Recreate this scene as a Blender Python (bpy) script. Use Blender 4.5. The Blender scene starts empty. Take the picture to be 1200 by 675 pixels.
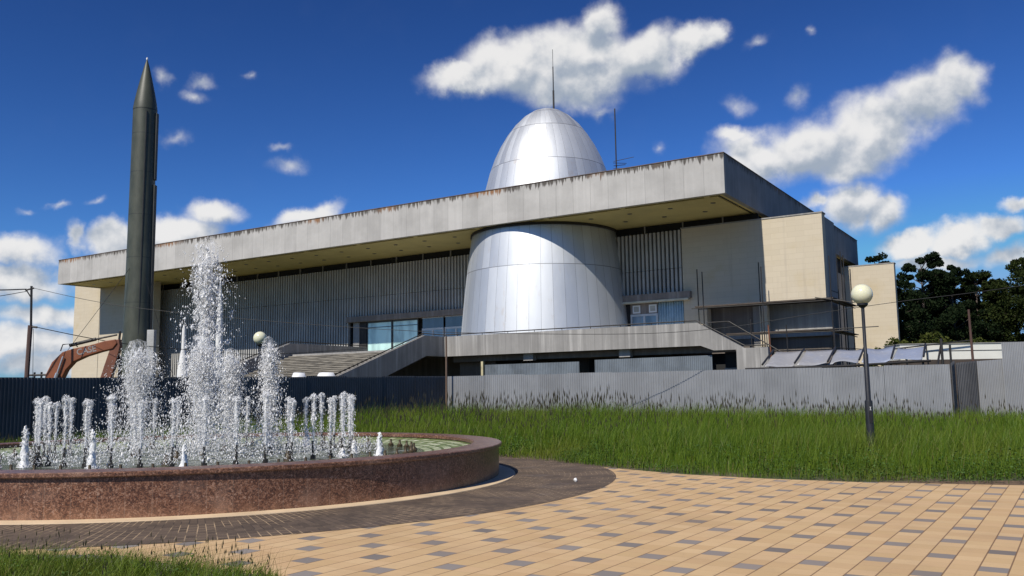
import bpy, bmesh, math, random
import numpy as np
from mathutils import Vector, Matrix
from mathutils import noise as mnoise

scene = bpy.context.scene
R = math.radians
rng = np.random.default_rng(7)
random.seed(11)

# ------------------------------------------------------------------ camera
cam_data = bpy.data.cameras.new('camera')
cam = bpy.data.objects.new('camera', cam_data)
scene.collection.objects.link(cam)
PITCH, ROLL = R(6.823), R(0.811)
cam_data.sensor_width = 36.0
cam_data.lens = 30.87
cam_data.clip_start = 0.05
cam_data.clip_end = 8000
cp, sp, cr, sr = math.cos(PITCH), math.sin(PITCH), math.cos(ROLL), math.sin(ROLL)
right0, up0, fwd = Vector((1, 0, 0)), Vector((0, -sp, cp)), Vector((0, cp, sp))
cx = right0 * cr - up0 * sr
cy = right0 * sr + up0 * cr
m = Matrix((cx, cy, -fwd)).transposed().to_4x4()
m.translation = Vector((0, 0, 1.6))
cam.matrix_world = m
scene.camera = cam
scene.render.resolution_x, scene.render.resolution_y = 1024, 576

# ------------------------------------------------------------------ exposure
scene.view_settings.view_transform = 'Standard'
scene.view_settings.look = 'None'
scene.view_settings.exposure = 0.0
scene.view_settings.gamma = 1.0
scene.view_settings.use_curve_mapping = False
scene.render.engine = 'CYCLES'
scene.cycles.transparent_max_bounces = 24

# ------------------------------------------------------------------ sun
SUN_EL = R(46.5)
SUN_H = Vector((-0.556, -0.831))         # horizontal direction towards the sun
SUN_H.normalize()
sun_dir = Vector((SUN_H.x * math.cos(SUN_EL), SUN_H.y * math.cos(SUN_EL), math.sin(SUN_EL)))
sd = bpy.data.lights.new('sun', 'SUN')
sd.energy = 4.9
sd.angle = R(0.55)
sd.color = (1.0, 0.94, 0.84)
sun = bpy.data.objects.new('sun', sd)
scene.collection.objects.link(sun)
sun.rotation_euler = (-sun_dir).to_track_quat('-Z', 'Y').to_euler()
sun.location = (-40, -60, 80)

# ------------------------------------------------------------------ shader helpers
class NT:
    """small wrapper that makes node graphs short to write"""
    def __init__(s, tree):
        s.t = tree; s.n = tree.nodes; s.l = tree.links
    def new(s, kind, **kw):
        nd = s.n.new(kind)
        for k, v in kw.items(): setattr(nd, k, v)
        return nd
    def put(s, sock, v):
        if isinstance(v, bpy.types.NodeSocket): s.l.new(v, sock)
        elif v is not None:
            try: sock.default_value = v
            except Exception:
                sock.default_value = tuple(v) + (1,)
    def math(s, op, a, b=None, c=None, clamp=False):
        nd = s.new('ShaderNodeMath', operation=op); nd.use_clamp = clamp
        s.put(nd.inputs[0], a)
        if b is not None: s.put(nd.inputs[1], b)
        if c is not None: s.put(nd.inputs[2], c)
        return nd.outputs[0]
    def mix(s, f, a, b, mode='MIX'):
        nd = s.new('ShaderNodeMix', data_type='RGBA', blend_type=mode)
        s.put(nd.inputs[0], f); s.put(nd.inputs[6], col(a)); s.put(nd.inputs[7], col(b))
        return nd.outputs[2]
    def noise(s, vec, scale, detail=4, rough=.55, dist=0):
        nd = s.new('ShaderNodeTexNoise')
        s.put(nd.inputs['Vector'], vec); nd.inputs['Scale'].default_value = scale
        nd.inputs['Detail'].default_value = detail; nd.inputs['Roughness'].default_value = rough
        nd.inputs['Distortion'].default_value = dist
        return nd.outputs['Fac']
    def mapv(s, vec, scale=(1, 1, 1), loc=(0, 0, 0), rot=(0, 0, 0), vt='POINT'):
        nd = s.new('ShaderNodeMapping', vector_type=vt)
        s.put(nd.inputs['Vector'], vec)
        nd.inputs['Location'].default_value = loc; nd.inputs['Rotation'].default_value = rot
        nd.inputs['Scale'].default_value = scale
        return nd.outputs[0]
    def ramp(s, f, stops):
        nd = s.new('ShaderNodeValToRGB'); s.put(nd.inputs[0], f)
        e = nd.color_ramp.elements
        while len(e) < len(stops): e.new(.5)
        for el, (p, c) in zip(e, stops): el.position = p; el.color = col(c)
        return nd.outputs[0]
    def step(s, f, a, b):
        nd = s.new('ShaderNodeMapRange', interpolation_type='SMOOTHSTEP')
        s.put(nd.inputs[0], f); nd.inputs[1].default_value = a; nd.inputs[2].default_value = b
        return nd.outputs[0]
    def sep(s, vec):
        nd = s.new('ShaderNodeSeparateXYZ'); s.put(nd.inputs[0], vec); return nd.outputs
    def comb(s, x, y, z=0.0):
        nd = s.new('ShaderNodeCombineXYZ'); s.put(nd.inputs[0], x); s.put(nd.inputs[1], y); s.put(nd.inputs[2], z)
        return nd.outputs[0]
    def bump(s, h, strength, dist=.02):
        nd = s.new('ShaderNodeBump'); s.put(nd.inputs['Height'], h)
        nd.inputs['Strength'].default_value = strength; nd.inputs['Distance'].default_value = dist
        return nd.outputs[0]

def col(c):
    if isinstance(c, bpy.types.NodeSocket): return c
    if isinstance(c, (int, float)): return (c, c, c, 1)
    return tuple(c) if len(c) == 4 else tuple(c) + (1,)

def mat(name, base=(.5, .5, .5), rough=.7, metal=0.0, fn=None, spec=None):
    m_ = bpy.data.materials.new(name); m_.use_nodes = True
    g = NT(m_.node_tree); b = m_.node_tree.nodes['Principled BSDF']
    b.inputs['Base Color'].default_value = col(base); b.inputs['Roughness'].default_value = rough
    b.inputs['Metallic'].default_value = metal
    if spec is not None: b.inputs['Specular IOR Level'].default_value = spec
    if fn: fn(g, b)
    return m_

def objco(g): return g.new('ShaderNodeTexCoord').outputs['Object']

def varied(name, base, rough=.75, amt=.25, scale=1.5, fine=30, bump=.15, metal=0.0, stretch=(1, 1, 1), spec=None, dirt=None):
    """plain surface with two sizes of mottling and a little relief"""
    def fn(g, b):
        c = g.mapv(objco(g), stretch)
        n1 = g.noise(c, scale, 6, .6); n2 = g.noise(c, fine, 3, .6)
        f = g.math('ADD', g.math('MULTIPLY', n1, .7), g.math('MULTIPLY', n2, .3))
        f = g.step(f, .3, .7)
        lo = tuple(x * (1 - amt) for x in base); hi = tuple(min(1, x * (1 + amt)) for x in base)
        cc = g.mix(f, lo, hi)
        if dirt:
            d = g.step(g.noise(g.mapv(objco(g), (1, 1, .25)), .8, 5, .65), .52, .72)
            cc = g.mix(g.math('MULTIPLY', d, .7), cc, dirt)
        g.put(b.inputs['Base Color'], cc)
        g.put(b.inputs['Normal'], g.bump(n2, bump, .02))
        g.put(b.inputs['Roughness'], g.math('ADD', g.math('MULTIPLY', n1, .2), rough - .1))
    return mat(name, base, rough, metal, fn, spec)

# ------------------------------------------------------------------ sky with clouds (all in sky directions: azimuth / elevation)
CLOUDS = [(-0.0519, 0.3535, 0.0665, 0.0221, 0.089, 1), (0.0038, 0.3716, 0.0753, 0.0351, 0.162, 1), (0.0544, 0.3759, 0.0844, 0.0388, 0.175, 1), (0.0947, 0.3798, 0.0594, 0.0311, 0.102, 1), (0.1056, 0.4079, 0.0324, 0.0282, 0.502, 0.95), (0.0739, 0.3515, 0.0992, 0.0407, -0.053, 1), (0.1541, 0.3674, 0.0725, 0.033, 0.115, 1), (0.2114, 0.3792, 0.0466, 0.0221, 0.314, 1), (0.2378, 0.3874, 0.0198, 0.0187, 0.571, 0.85), (0.0434, 0.334, 0.04, 0.0205, -0.033, 0.8), (0.1128, 0.3166, 0.0257, 0.0112, -0.051, 0.44), (0.2832, 0.2532, 0.0674, 0.0295, 0.012, 1), (0.3379, 0.2591, 0.0731, 0.0373, 0.103, 1), (0.3997, 0.27, 0.0693, 0.0418, 0.232, 1), (0.4553, 0.2902, 0.0513, 0.0415, 0.404, 1), (0.4889, 0.3085, 0.0289, 0.0355, 0.587, 1), (0.3678, 0.2416, 0.0512, 0.0269, -0.11, 0.9), (0.2562, 0.2729, 0.0325, 0.0147, -0.086, 0.8), (0.378, 0.1938, 0.0405, 0.0306, -0.094, 1.1), (0.4071, 0.1839, 0.0316, 0.0248, -0.28, 1), (0.3436, 0.2013, 0.0226, 0.0128, 0.094, 0.8), (0.4376, 0.1457, 0.0397, 0.0159, 0.105, 1), (0.4815, 0.1489, 0.0418, 0.0206, 0.196, 1), (0.5128, 0.1587, 0.0252, 0.0153, 0.131, 1), (0.4565, 0.1284, 0.0539, 0.0122, -0.004, 0.85), (0.5294, 0.1814, 0.019, 0.0084, 0.077, 0.75), (0.5255, 0.1277, 0.029, 0.0168, 0.108, 0.8), (0.2635, 0.308, 0.0222, 0.0165, 0.075, 0.46), (0.3256, 0.3124, 0.0212, 0.0154, 0.233, 0.46), (0.2834, 0.3686, 0.0243, 0.0118, 0.305, 0.46), (0.3509, 0.3758, 0.0103, 0.0081, 0.378, 0.38), (0.1772, 0.2758, 0.0112, 0.0116, 0.987, 0.38), (0.1107, 0.313, 0.0217, 0.0112, 0.115, 0.44), (-0.3468, 0.3383, 0.0275, 0.0112, 0.344, 0.46), (-0.3552, 0.3199, 0.0179, 0.0105, 0.094, 0.46), (-0.3845, 0.33, 0.0123, 0.0113, 0.108, 0.44), (-0.3783, 0.2737, 0.0214, 0.0139, 0.433, 0.46), (-0.2467, 0.2535, 0.0359, 0.0139, 0.043, 0.46), (-0.2319, 0.198, 0.0475, 0.0141, 0.166, 0.95), (-0.2925, 0.3538, 0.0123, 0.0078, 0.568, 0.38), (-0.4894, 0.1948, 0.0141, 0.0068, 0.084, 0.44), (-0.2611, 0.2749, 0.015, 0.0073, 0.054, 0.38), (-0.5164, 0.1848, 0.0121, 0.0068, 0.085, 0.38), (-0.455, 0.202, 0.0163, 0.0069, 0.266, 0.38), (-0.3707, 0.1701, 0.0544, 0.0253, 0.137, 1.1), (-0.4372, 0.1603, 0.0298, 0.0228, 0.244, 1.1), (-0.3348, 0.1947, 0.0376, 0.0183, 0.048, 0.8), (-0.4699, 0.1583, 0.0112, 0.0206, 0.348, 0.8), (-0.5182, 0.1423, 0.0458, 0.022, 0.061, 0.95), (-0.5168, 0.1127, 0.0614, 0.022, 0.044, 0.95), (-0.4853, 0.084, 0.0712, 0.0172, 0.123, 0.8), (-0.514, 0.0536, 0.0848, 0.0219, 0.012, 0.9), (-0.4755, 0.0326, 0.0963, 0.0171, -0.001, 0.85)]
world = bpy.data.worlds.new('World'); scene.world = world; world.use_nodes = True
wt = world.node_tree; g = NT(wt)
bg = wt.nodes['Background']
sky = g.new('ShaderNodeTexSky', sky_type='NISHITA')
sky.sun_disc = False
sky.sun_elevation = SUN_EL
sky.sun_rotation = math.atan2(SUN_H.x, SUN_H.y)
sky.altitude = 300; sky.air_density = 1.0; sky.dust_density = .25; sky.ozone_density = 3.0
gen = g.new('ShaderNodeTexCoord').outputs['Generated']
o = g.sep(gen)
az = g.math('ARCTAN2', o[0], o[1]); el = g.math('ARCSINE', o[2])
p = g.comb(az, el)
w1 = g.new('ShaderNodeTexNoise'); g.put(w1.inputs['Vector'], gen); w1.inputs['Scale'].default_value = 14; w1.inputs['Detail'].default_value = 3
w2 = g.new('ShaderNodeTexNoise'); g.put(w2.inputs['Vector'], gen); w2.inputs['Scale'].default_value = 50; w2.inputs['Detail'].default_value = 5; w2.inputs['Roughness'].default_value = .6
def vm(op, a, b_=None, sc=None):
    nd = g.new('ShaderNodeVectorMath', operation=op); g.put(nd.inputs[0], a)
    if b_ is not None: g.put(nd.inputs[1], b_)
    if sc is not None: nd.inputs['Scale'].default_value = sc
    return nd.outputs[0]
wa = vm('SCALE', vm('SUBTRACT', w1.outputs['Color'], (.5, .5, .5)), sc=.045)
wb = vm('SCALE', vm('SUBTRACT', w2.outputs['Color'], (.5, .5, .5)), sc=.018)
pw = vm('ADD', vm('ADD', p, wa), wb)
def field(vec, table):
    # every step takes its coordinates from the step before, so the sky stays within the shader stack
    q_ = g.sep(vec); f = None; S_ = vec
    for (a, e, ra, rb, an, s_) in table:
        mp = g.mapv(S_, (ra * 1.22, rb * 1.28, 1), (a, e, 0), (0, 0, an), 'TEXTURE')
        mp2 = g.new('ShaderNodeVectorMath', operation='MULTIPLY'); g.put(mp2.inputs[0], mp); mp2.inputs[1].default_value = (1, 1, 0)
        gr = g.new('ShaderNodeTexGradient', gradient_type='SPHERICAL'); g.put(gr.inputs[0], mp2.outputs[0])
        v = gr.outputs['Fac']
        if s_ != 1: v = g.math('MULTIPLY', v, s_)
        f = v if f is None else g.math('SMOOTH_MAX', f, v, .12)
        S_ = g.comb(q_[0], q_[1], f)
    return f
F1 = field(pw, CLOUDS)
BIG = [c for c in CLOUDS if c[5] >= .8 and c[2] > .03]
FB = field(pw, BIG)
F2 = field(vm('ADD', pw, (-.006, .018, 0)), BIG)
fb = g.noise(gen, 24, 9, .50)
fb2 = g.noise(vm('ADD', gen, (-.005, -.004, .012)), 24, 9, .50)
gate = g.step(F1, .0, .22)
dens = g.math('MULTIPLY', g.math('ADD', F1, g.math('MULTIPLY', g.math('SUBTRACT', fb, .5), .85)), gate)
cov = g.math('MULTIPLY', g.step(dens, .02, .62), g.step(F1, .0, .60))
light = g.math('ADD', g.math('MULTIPLY', g.math('SUBTRACT', FB, F2), 1.15), g.math('MULTIPLY', g.math('SUBTRACT', fb, fb2), 1.9))
shade = g.step(g.math('ADD', g.math('ADD', light, g.math('MULTIPLY', g.noise(gen, 22, 7, .6), .75)), g.math('MULTIPLY', g.math('SUBTRACT', .5, g.step(F1, .2, 1.0)), .35)), -.10, .88)
thick = g.step(dens, .35, .95)
ccol = g.mix(shade, (.42, .49, .59), (1.0, .99, .98))
# deeper, more saturated blue than the plain model (dry June air), lighter towards the horizon
sk = g.new('ShaderNodeGamma'); g.put(sk.inputs[0], vm('MINIMUM', vm('SCALE', sky.outputs[0], sc=.1), (.44, .54, .64))); sk.inputs[1].default_value = 1.75
skc = vm('MULTIPLY', sk.outputs[0], (10.0, 14.2, 18.6))
CLOUD_GAIN = 10.0
cl = g.new('ShaderNodeVectorMath', operation='SCALE'); g.put(cl.inputs[0], ccol); cl.inputs['Scale'].default_value = CLOUD_GAIN
final = g.mix(g.math('MULTIPLY', cov, .97), skc, cl.outputs[0])
g.put(bg.inputs['Color'], final)
bg.inputs['Strength'].default_value = 0.085
world.cycles.sampling_method = 'MANUAL'
world.cycles.sample_map_resolution = 512

# ------------------------------------------------------------------ mesh helpers
class MB:
    def __init__(s): s.v = []; s.f = []; s.uv = None
    def add(s, vs, fs):
        k = len(s.v); s.v += [tuple(x) for x in vs]; s.f += [tuple(i + k for i in f) for f in fs]; return s
    def box(s, x0, x1, y0, y1, z0, z1):
        return s.add([(x0, y0, z0), (x1, y0, z0), (x1, y1, z0), (x0, y1, z0), (x0, y0, z1), (x1, y0, z1), (x1, y1, z1), (x0, y1, z1)],
                     [(0, 3, 2, 1), (4, 5, 6, 7), (0, 1, 5, 4), (1, 2, 6, 5), (2, 3, 7, 6), (3, 0, 4, 7)])
    def prism(s, pts, axis, a, b):
        """polygon extruded along an axis; pts are the two other coordinates in order"""
        n = len(pts)
        def P(q, w):
            if axis == 'y': return (q[0], w, q[1])
            if axis == 'x': return (w, q[0], q[1])
            return (q[0], q[1], w)
        vs = [P(q, a) for q in pts] + [P(q, b) for q in pts]
        fs = [tuple(range(n))[::-1], tuple(range(n, 2 * n))] + [(i, (i + 1) % n, n + (i + 1) % n, n + i) for i in range(n)]
        return s.add(vs, fs)
    def tube(s, path, r, n=8, cap=True):
        path = [Vector(q) for q in path]; rs = r if isinstance(r, (list, tuple)) else [r] * len(path)
        vs = []
        ref = None
        for i, q in enumerate(path):
            d = (path[min(i + 1, len(path) - 1)] - path[max(i - 1, 0)])
            d = d.normalized() if d.length > 1e-9 else Vector((0, 0, 1))
            if ref is None: ref = Vector((0, 0, 1)) if abs(d.z) < .9 else Vector((1, 0, 0))
            a = d.cross(ref)
            if a.length < 1e-4: a = d.cross(Vector((0, 1, 0)))
            a.normalize(); b = d.cross(a).normalized()
            for k in range(n):
                t = 2 * math.pi * k / n
                vs.append(q + (a * math.cos(t) + b * math.sin(t)) * rs[i])
        fs = []
        for i in range(len(path) - 1):
            for k in range(n):
                k2 = (k + 1) % n
                fs.append((i * n + k, i * n + k2, (i + 1) * n + k2, (i + 1) * n + k))
        if cap:
            fs.append(tuple(range(n))[::-1]); fs.append(tuple((len(path) - 1) * n + k for k in range(n)))
        return s.add(vs, fs)
    def lathe(s, prof, c=(0, 0), n=32, a0=0, a1=2 * math.pi):
        full = abs(a1 - a0 - 2 * math.pi) < 1e-6
        cols = n if full else n + 1
        vs = [(c[0] + r * math.cos(a0 + (a1 - a0) * k / n), c[1] + r * math.sin(a0 + (a1 - a0) * k / n), z) for (r, z) in prof for k in range(cols)]
        fs = []
        for i in range(len(prof) - 1):
            for k in range(n):
                k2 = (k + 1) % cols if full else k + 1
                fs.append((i * cols + k, i * cols + k2, (i + 1) * cols + k2, (i + 1) * cols + k))
        return s.add(vs, fs)
    def build(s, name, m_, parent=None, smooth=False, bevel=0, loc=None):
        me = bpy.data.meshes.new(name)
        me.from_pydata(s.v, [], s.f); me.validate(); me.update()
        bm_ = bmesh.new(); bm_.from_mesh(me); bmesh.ops.recalc_face_normals(bm_, faces=bm_.faces); bm_.to_mesh(me); bm_.free()
        me.materials.append(m_)
        if smooth:
            for p_ in me.polygons: p_.use_smooth = True
            if smooth != 'all':
                try: me.set_sharp_from_angle(angle=R(38))
                except Exception: pass
        o_ = bpy.data.objects.new(name, me); scene.collection.objects.link(o_)
        if parent: o_.parent = parent
        if loc: o_.location = loc
        if bevel:
            bv = o_.modifiers.new('bevel', 'BEVEL'); bv.width = bevel; bv.segments = 2; bv.limit_method = 'ANGLE'; bv.angle_limit = R(40)
        return o_

def tag(o_, label=None, cat=None, group=None, kind=None):
    if label: o_['label'] = label
    if cat: o_['category'] = cat
    if group: o_['group'] = group
    if kind: o_['kind'] = kind
    return o_

def thing(name, label, cat, loc=(0, 0, 0), rz=0, group=None):
    o_ = bpy.data.objects.new(name, None); scene.collection.objects.link(o_)
    o_.location = loc; o_.rotation_euler = (0, 0, rz); o_.empty_display_size = .3
    return tag(o_, label, cat, group)

def copy_tree(o_, parent=None):
    c = o_.copy(); scene.collection.objects.link(c); c.parent = parent
    for ch in [x for x in o_.children]: copy_tree(ch, c)
    return c

def np_mesh(name, verts, quads, m_, attrs=None, parent=None, smooth=False, nside=4):
    me = bpy.data.meshes.new(name)
    nv, nf = len(verts), len(quads)
    me.vertices.add(nv); me.vertices.foreach_set('co', np.asarray(verts, np.float32).ravel())
    me.loops.add(nf * nside); me.loops.foreach_set('vertex_index', np.asarray(quads, np.int32).ravel())
    me.polygons.add(nf)
    me.polygons.foreach_set('loop_start', np.arange(0, nf * nside, nside, dtype=np.int32))
    try: me.polygons.foreach_set('loop_total', np.full(nf, nside, np.int32))
    except Exception: pass
    if smooth: me.polygons.foreach_set('use_smooth', np.ones(nf, bool))
    if attrs:
        for k, v in attrs.items():
            at = me.attributes.new(k, 'FLOAT', 'POINT'); at.data.foreach_set('value', np.asarray(v, np.float32))
    me.update(calc_edges=True); me.validate()
    me.materials.append(m_)
    o_ = bpy.data.objects.new(name, me); scene.collection.objects.link(o_)
    if parent: o_.parent = parent
    return o_

# ------------------------------------------------------------------ ground and paving
def m_soil(g, b):
    c = objco(g)
    n1 = g.noise(c, .6, 6, .6); n2 = g.noise(c, 9, 5, .65)
    g.put(b.inputs['Base Color'], g.mix(g.step(n1, .4, .65), g.mix(n2, (.035, .05, .015), (.07, .085, .03)), g.mix(n2, (.10, .075, .045), (.17, .13, .08))))
    g.put(b.inputs['Normal'], g.bump(n2, .6, .05))
soil = mat('soil', rough=.95, fn=m_soil)
gm = MB()
NG = 40
xs = [-4000, -1500, -600, -250] + [(-120 + 12 * i) for i in range(21)] + [250, 600, 1500, 4000]
ys = [-2000, -600, -200, -60] + [(-30 + 12 * i) for i in range(14)] + [200, 400, 900, 2000, 5000]
gv = [(x, y, 0) for y in ys for x in xs]; nx = len(xs)
gm.add(gv, [(j * nx + i, j * nx + i + 1, (j + 1) * nx + i + 1, (j + 1) * nx + i) for j in range(len(ys) - 1) for i in range(nx - 1)])
ground = gm.build('ground', soil); tag(ground, kind='structure')

FX, FY, FR = -6.25, 17.84, 5.94         # fountain centre and wall radius
TH = R(32.84)
E_ = (math.sin(TH), math.cos(TH)); N_ = (math.cos(TH), -math.sin(TH))
def m_paving(g, b):
    c = g.new('ShaderNodeNewGeometry').outputs['Position']; q = g.sep(c)
    X = g.math('SUBTRACT', q[0], 4.186); Y = g.math('SUBTRACT', q[1], 7.938)
    s_ = g.math('ADD', g.math('MULTIPLY', X, E_[0]), g.math('MULTIPLY', Y, E_[1]))
    t_ = g.math('ADD', g.math('MULTIPLY', X, -N_[0]), g.math('MULTIPLY', Y, -N_[1]))
    P_, S_ = .4769, .9468
    tt = g.math('ADD', g.math('DIVIDE', t_, P_), .25)           # strip cell: 0..0.5 holds the dark squares
    ti = g.math('FLOOR', tt); tf = g.math('SUBTRACT', tt, ti)
    par = g.math('MODULO', g.math('ADD', ti, 100), 2)
    ss = g.math('ADD', g.math('ADD', g.math('DIVIDE', s_, S_), .125), g.math('ADD', g.math('MULTIPLY', par, .5), g.math('MULTIPLY', ti, -.02)))
    si = g.math('FLOOR', ss); sf = g.math('SUBTRACT', ss, si)
    instrip = g.math('LESS_THAN', tf, .5); insq = g.math('LESS_THAN', sf, .25)
    dark = g.math('MULTIPLY', instrip, insq)
    # small pavers for tone: quarter cells along, half cells across
    qi = g.math('FLOOR', g.math('MULTIPLY', ss, 4)); qf = g.math('FRACT', g.math('MULTIPLY', ss, 4))
    hi = g.math('FLOOR', g.math('MULTIPLY', tt, 2)); hf = g.math('FRACT', g.math('MULTIPLY', tt, 2))
    wn = g.new('ShaderNodeTexWhiteNoise', noise_dimensions='3D'); g.put(wn.inputs['Vector'], g.comb(qi, hi, 0))
    wn2 = g.new('ShaderNodeTexWhiteNoise', noise_dimensions='3D'); g.put(wn2.inputs['Vector'], g.comb(qi, hi, 5))
    jt = g.math('LESS_THAN', g.math('MINIMUM', hf, g.math('SUBTRACT', 1, hf)), .028)
    jl = g.math('LESS_THAN', g.math('MINIMUM', qf, g.math('SUBTRACT', 1, qf)), .014)
    n1 = g.noise(c, .5, 5, .6); n2 = g.noise(c, 90, 3, .6); n3 = g.noise(c, 5, 4, .6)
    tan = g.mix(g.math('MULTIPLY', wn.outputs['Value'], .8), (.52, .355, .180), (.62, .44, .245))
    tan = g.mix(g.math('MULTIPLY', wn2.outputs['Value'], .25), tan, (.47, .27, .15))
    dk = g.mix(wn.outputs['Value'], (.165, .145, .132), (.265, .235, .215))
    cc = g.mix(dark, tan, dk)
    cc = g.mix(g.math('MULTIPLY', g.step(n1, .45, .72), .30), cc, (.30, .20, .12))
    cc = g.mix(g.math('MULTIPLY', g.step(n3, .55, .8), .25), cc, (.36, .27, .18))
    sp_ = g.step(g.noise(c, 38, 2, .5), .70, .76)
    cc = g.mix(g.math('MULTIPLY', sp_, .35), cc, (.16, .11, .07))
    cc = g.mix(g.math('MULTIPLY', g.math('SUBTRACT', n2, .5), .6), cc, (.2, .15, .1))
    cc = g.mix(g.math('MULTIPLY', jl, .30), cc, (.20, .12, .06))
    cc = g.mix(g.math('MULTIPLY', jt, .88), cc, (.17, .10, .055))
    g.put(b.inputs['Base Color'], cc)
    hgt = g.math('ADD', g.math('MULTIPLY', n2, .25), g.math('SUBTRACT', 1, g.math('MAXIMUM', jt, g.math('MULTIPLY', jl, .5))))
    g.put(b.inputs['Normal'], g.bump(g.math('ADD', hgt, g.math('MULTIPLY', wn.outputs['Value'], .3)), .35, .006))
paving_m = mat('plaza_paving', rough=.85, fn=m_paving, spec=.3)

def edge_far(x):                         # far edge of the plaza (paving / grass)
    pts = [(-1.2, 22.6), (.6, 21.2), (1.94, 18.97), (3.23, 17.2), (5.81, 15.37), (8.23, 14.48), (12, 13.6), (18, 12.6), (30, 11.5), (60, 10)]
    for (a, b_), (c_, d_) in zip(pts, pts[1:]):
        if x <= c_: return b_ + (d_ - b_) * (x - a) / (c_ - a)
    return 10
pm = MB()
poly = [(-1.2, 22.6), (.6, 21.2), (1.94, 18.97), (3.23, 17.2), (4.5, 16.15), (5.81, 15.37), (8.23, 14.48), (12, 13.6), (18, 12.6), (30, 11.5), (30, -14), (-1.6, -14), (-1.7, 6.2), (-2.25, 7.95), (-4.3, 9.1), (-8.0, 9.35), (-8.0, 12), (-4, 15)]
pm.add([(x, y, .004) for x, y in poly], [tuple(range(len(poly)))])
plaza = pm.build('plaza_paving', paving_m); tag(plaza, kind='structure')

def m_ring(g, b):
    uv = g.new('ShaderNodeTexCoord').outputs['UV']
    br = g.new('ShaderNodeTexBrick'); g.put(br.inputs['Vector'], uv)
    br.inputs['Scale'].default_value = 1; br.inputs['Brick Width'].default_value = .21; br.inputs['Row Height'].default_value = .105
    br.inputs['Mortar Size'].default_value = .006; br.inputs['Mortar Smooth'].default_value = .1
    br.inputs['Color1'].default_value = (.145, .105, .076, 1); br.inputs['Color2'].default_value = (.090, .066, .049, 1)
    wet = g.noise(g.new('ShaderNodeNewGeometry').outputs['Position'], .9, 4, .55)
    sand = g.step(g.noise(g.new('ShaderNodeNewGeometry').outputs['Position'], 1.1, 4, .6), .40, .60)
    br.inputs['Mortar'].default_value = (.05, .04, .035, 1)
    mm = g.mix(g.math('MULTIPLY', sand, .9), (.05, .04, .035), (.50, .36, .22))
    g.put(br.inputs['Mortar'], mm)
    n2 = g.noise(g.new('ShaderNodeNewGeometry').outputs['Position'], 60, 3, .6)
    cc = g.mix(g.math('MULTIPLY', n2, .4), br.outputs['Color'], (.06, .048, .042))
    g.put(b.inputs['Base Color'], cc)
    g.put(b.inputs['Roughness'], g.math('SUBTRACT', .85, g.math('MULTIPLY', g.step(wet, .5, .7), .3)))
    g.put(b.inputs['Normal'], g.bump(g.math('ADD', g.math('MULTIPLY', n2, .3), g.math('SUBTRACT', 1, br.outputs['Fac'])), .4, .006))
ring_m = mat('ring_bricks', rough=.8, fn=m_ring, spec=.22)
def annulus(name, r0, r1, z, m_, n=160, zk=None):
    vs, fs, uvs = [], [], []
    for k in range(n + 1):
        t = 2 * math.pi * k / n
        for r in (r0, r1):
            vs.append((FX + r * math.cos(t), FY + r * math.sin(t), z if zk is None or r == r0 else zk))
    for k in range(n): fs.append((2 * k, 2 * k + 1, 2 * k + 3, 2 * k + 2))
    me = bpy.data.meshes.new(name); me.from_pydata(vs, [], fs)
    ul = me.uv_layers.new(name='UVMap')
    for p_ in me.polygons:
        for li in p_.loop_indices:
            vi = me.loops[li].vertex_index
            k, j = divmod(vi, 2)
            ul.data[li].uv = ((r0, r1)[j], 2 * math.pi * k / n * (r0 + r1) / 2)
    me.materials.append(m_)
    o_ = bpy.data.objects.new(name, me); scene.collection.objects.link(o_)
    return o_
ring = annulus('ring_path', 6.27, 8.22, .008, ring_m); tag(ring, kind='structure')
kerb_m = varied('pale_kerb_stone', (.62, .47, .30), .8, .12, 2, 40)
kb = MB(); kb.lathe([(5.9, .0), (5.9, .016), (6.262, .016), (6.268, .0)], (FX, FY), 160)
kerb = kb.build('kerb_strip', kerb_m); tag(kerb, kind='structure')
# narrow grey kerb stones where the near lawn meets the plaza
gk = MB()
kp = [(-1.72, 6.0), (-2.27, 7.93), (-4.32, 9.08), (-8.0, 9.33)]
for (a, b_), (c_, d_) in zip(kp, kp[1:]):
    L = math.hypot(c_ - a, d_ - b_); nx_, ny_ = -(d_ - b_) / L * .1, (c_ - a) / L * .1
    gk.add([(a - nx_ * .9, b_ - ny_ * .9, 0), (c_ - nx_ * .9, d_ - ny_ * .9, 0), (c_ + nx_, d_ + ny_, 0), (a + nx_, b_ + ny_, 0),
            (a - nx_ * .9, b_ - ny_ * .9, .03), (c_ - nx_ * .9, d_ - ny_ * .9, .03), (c_ + nx_, d_ + ny_, .03), (a + nx_, b_ + ny_, .03)],
           [(0, 3, 2, 1), (4, 5, 6, 7), (0, 1, 5, 4), (1, 2, 6, 5), (2, 3, 7, 6), (3, 0, 4, 7)])
k2 = gk.build('lawn_kerb', varied('grey_kerb_stone', (.22, .19, .17), .85, .2, 3, 40)); tag(k2, kind='structure')

bs_ = MB(); ep = [(6.0, 15.30), (8.23, 14.49), (12, 13.6), (18, 12.6), (30, 11.5), (30, 12.6), (22, 13.6), (17, 14.2), (14.2, 14.5), (12.4, 14.25), (11, 14.6), (9.8, 15.0), (8.4, 15.2), (7.2, 15.25)]
bs_.add([(x_, y_, .006) for x_, y_ in ep], [tuple(range(len(ep)))])
tag(bs_.build('bare_soil', varied('bare_earth', (.13, .085, .05), .95, .35, 2.5, 30, .5)), kind='structure')

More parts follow.
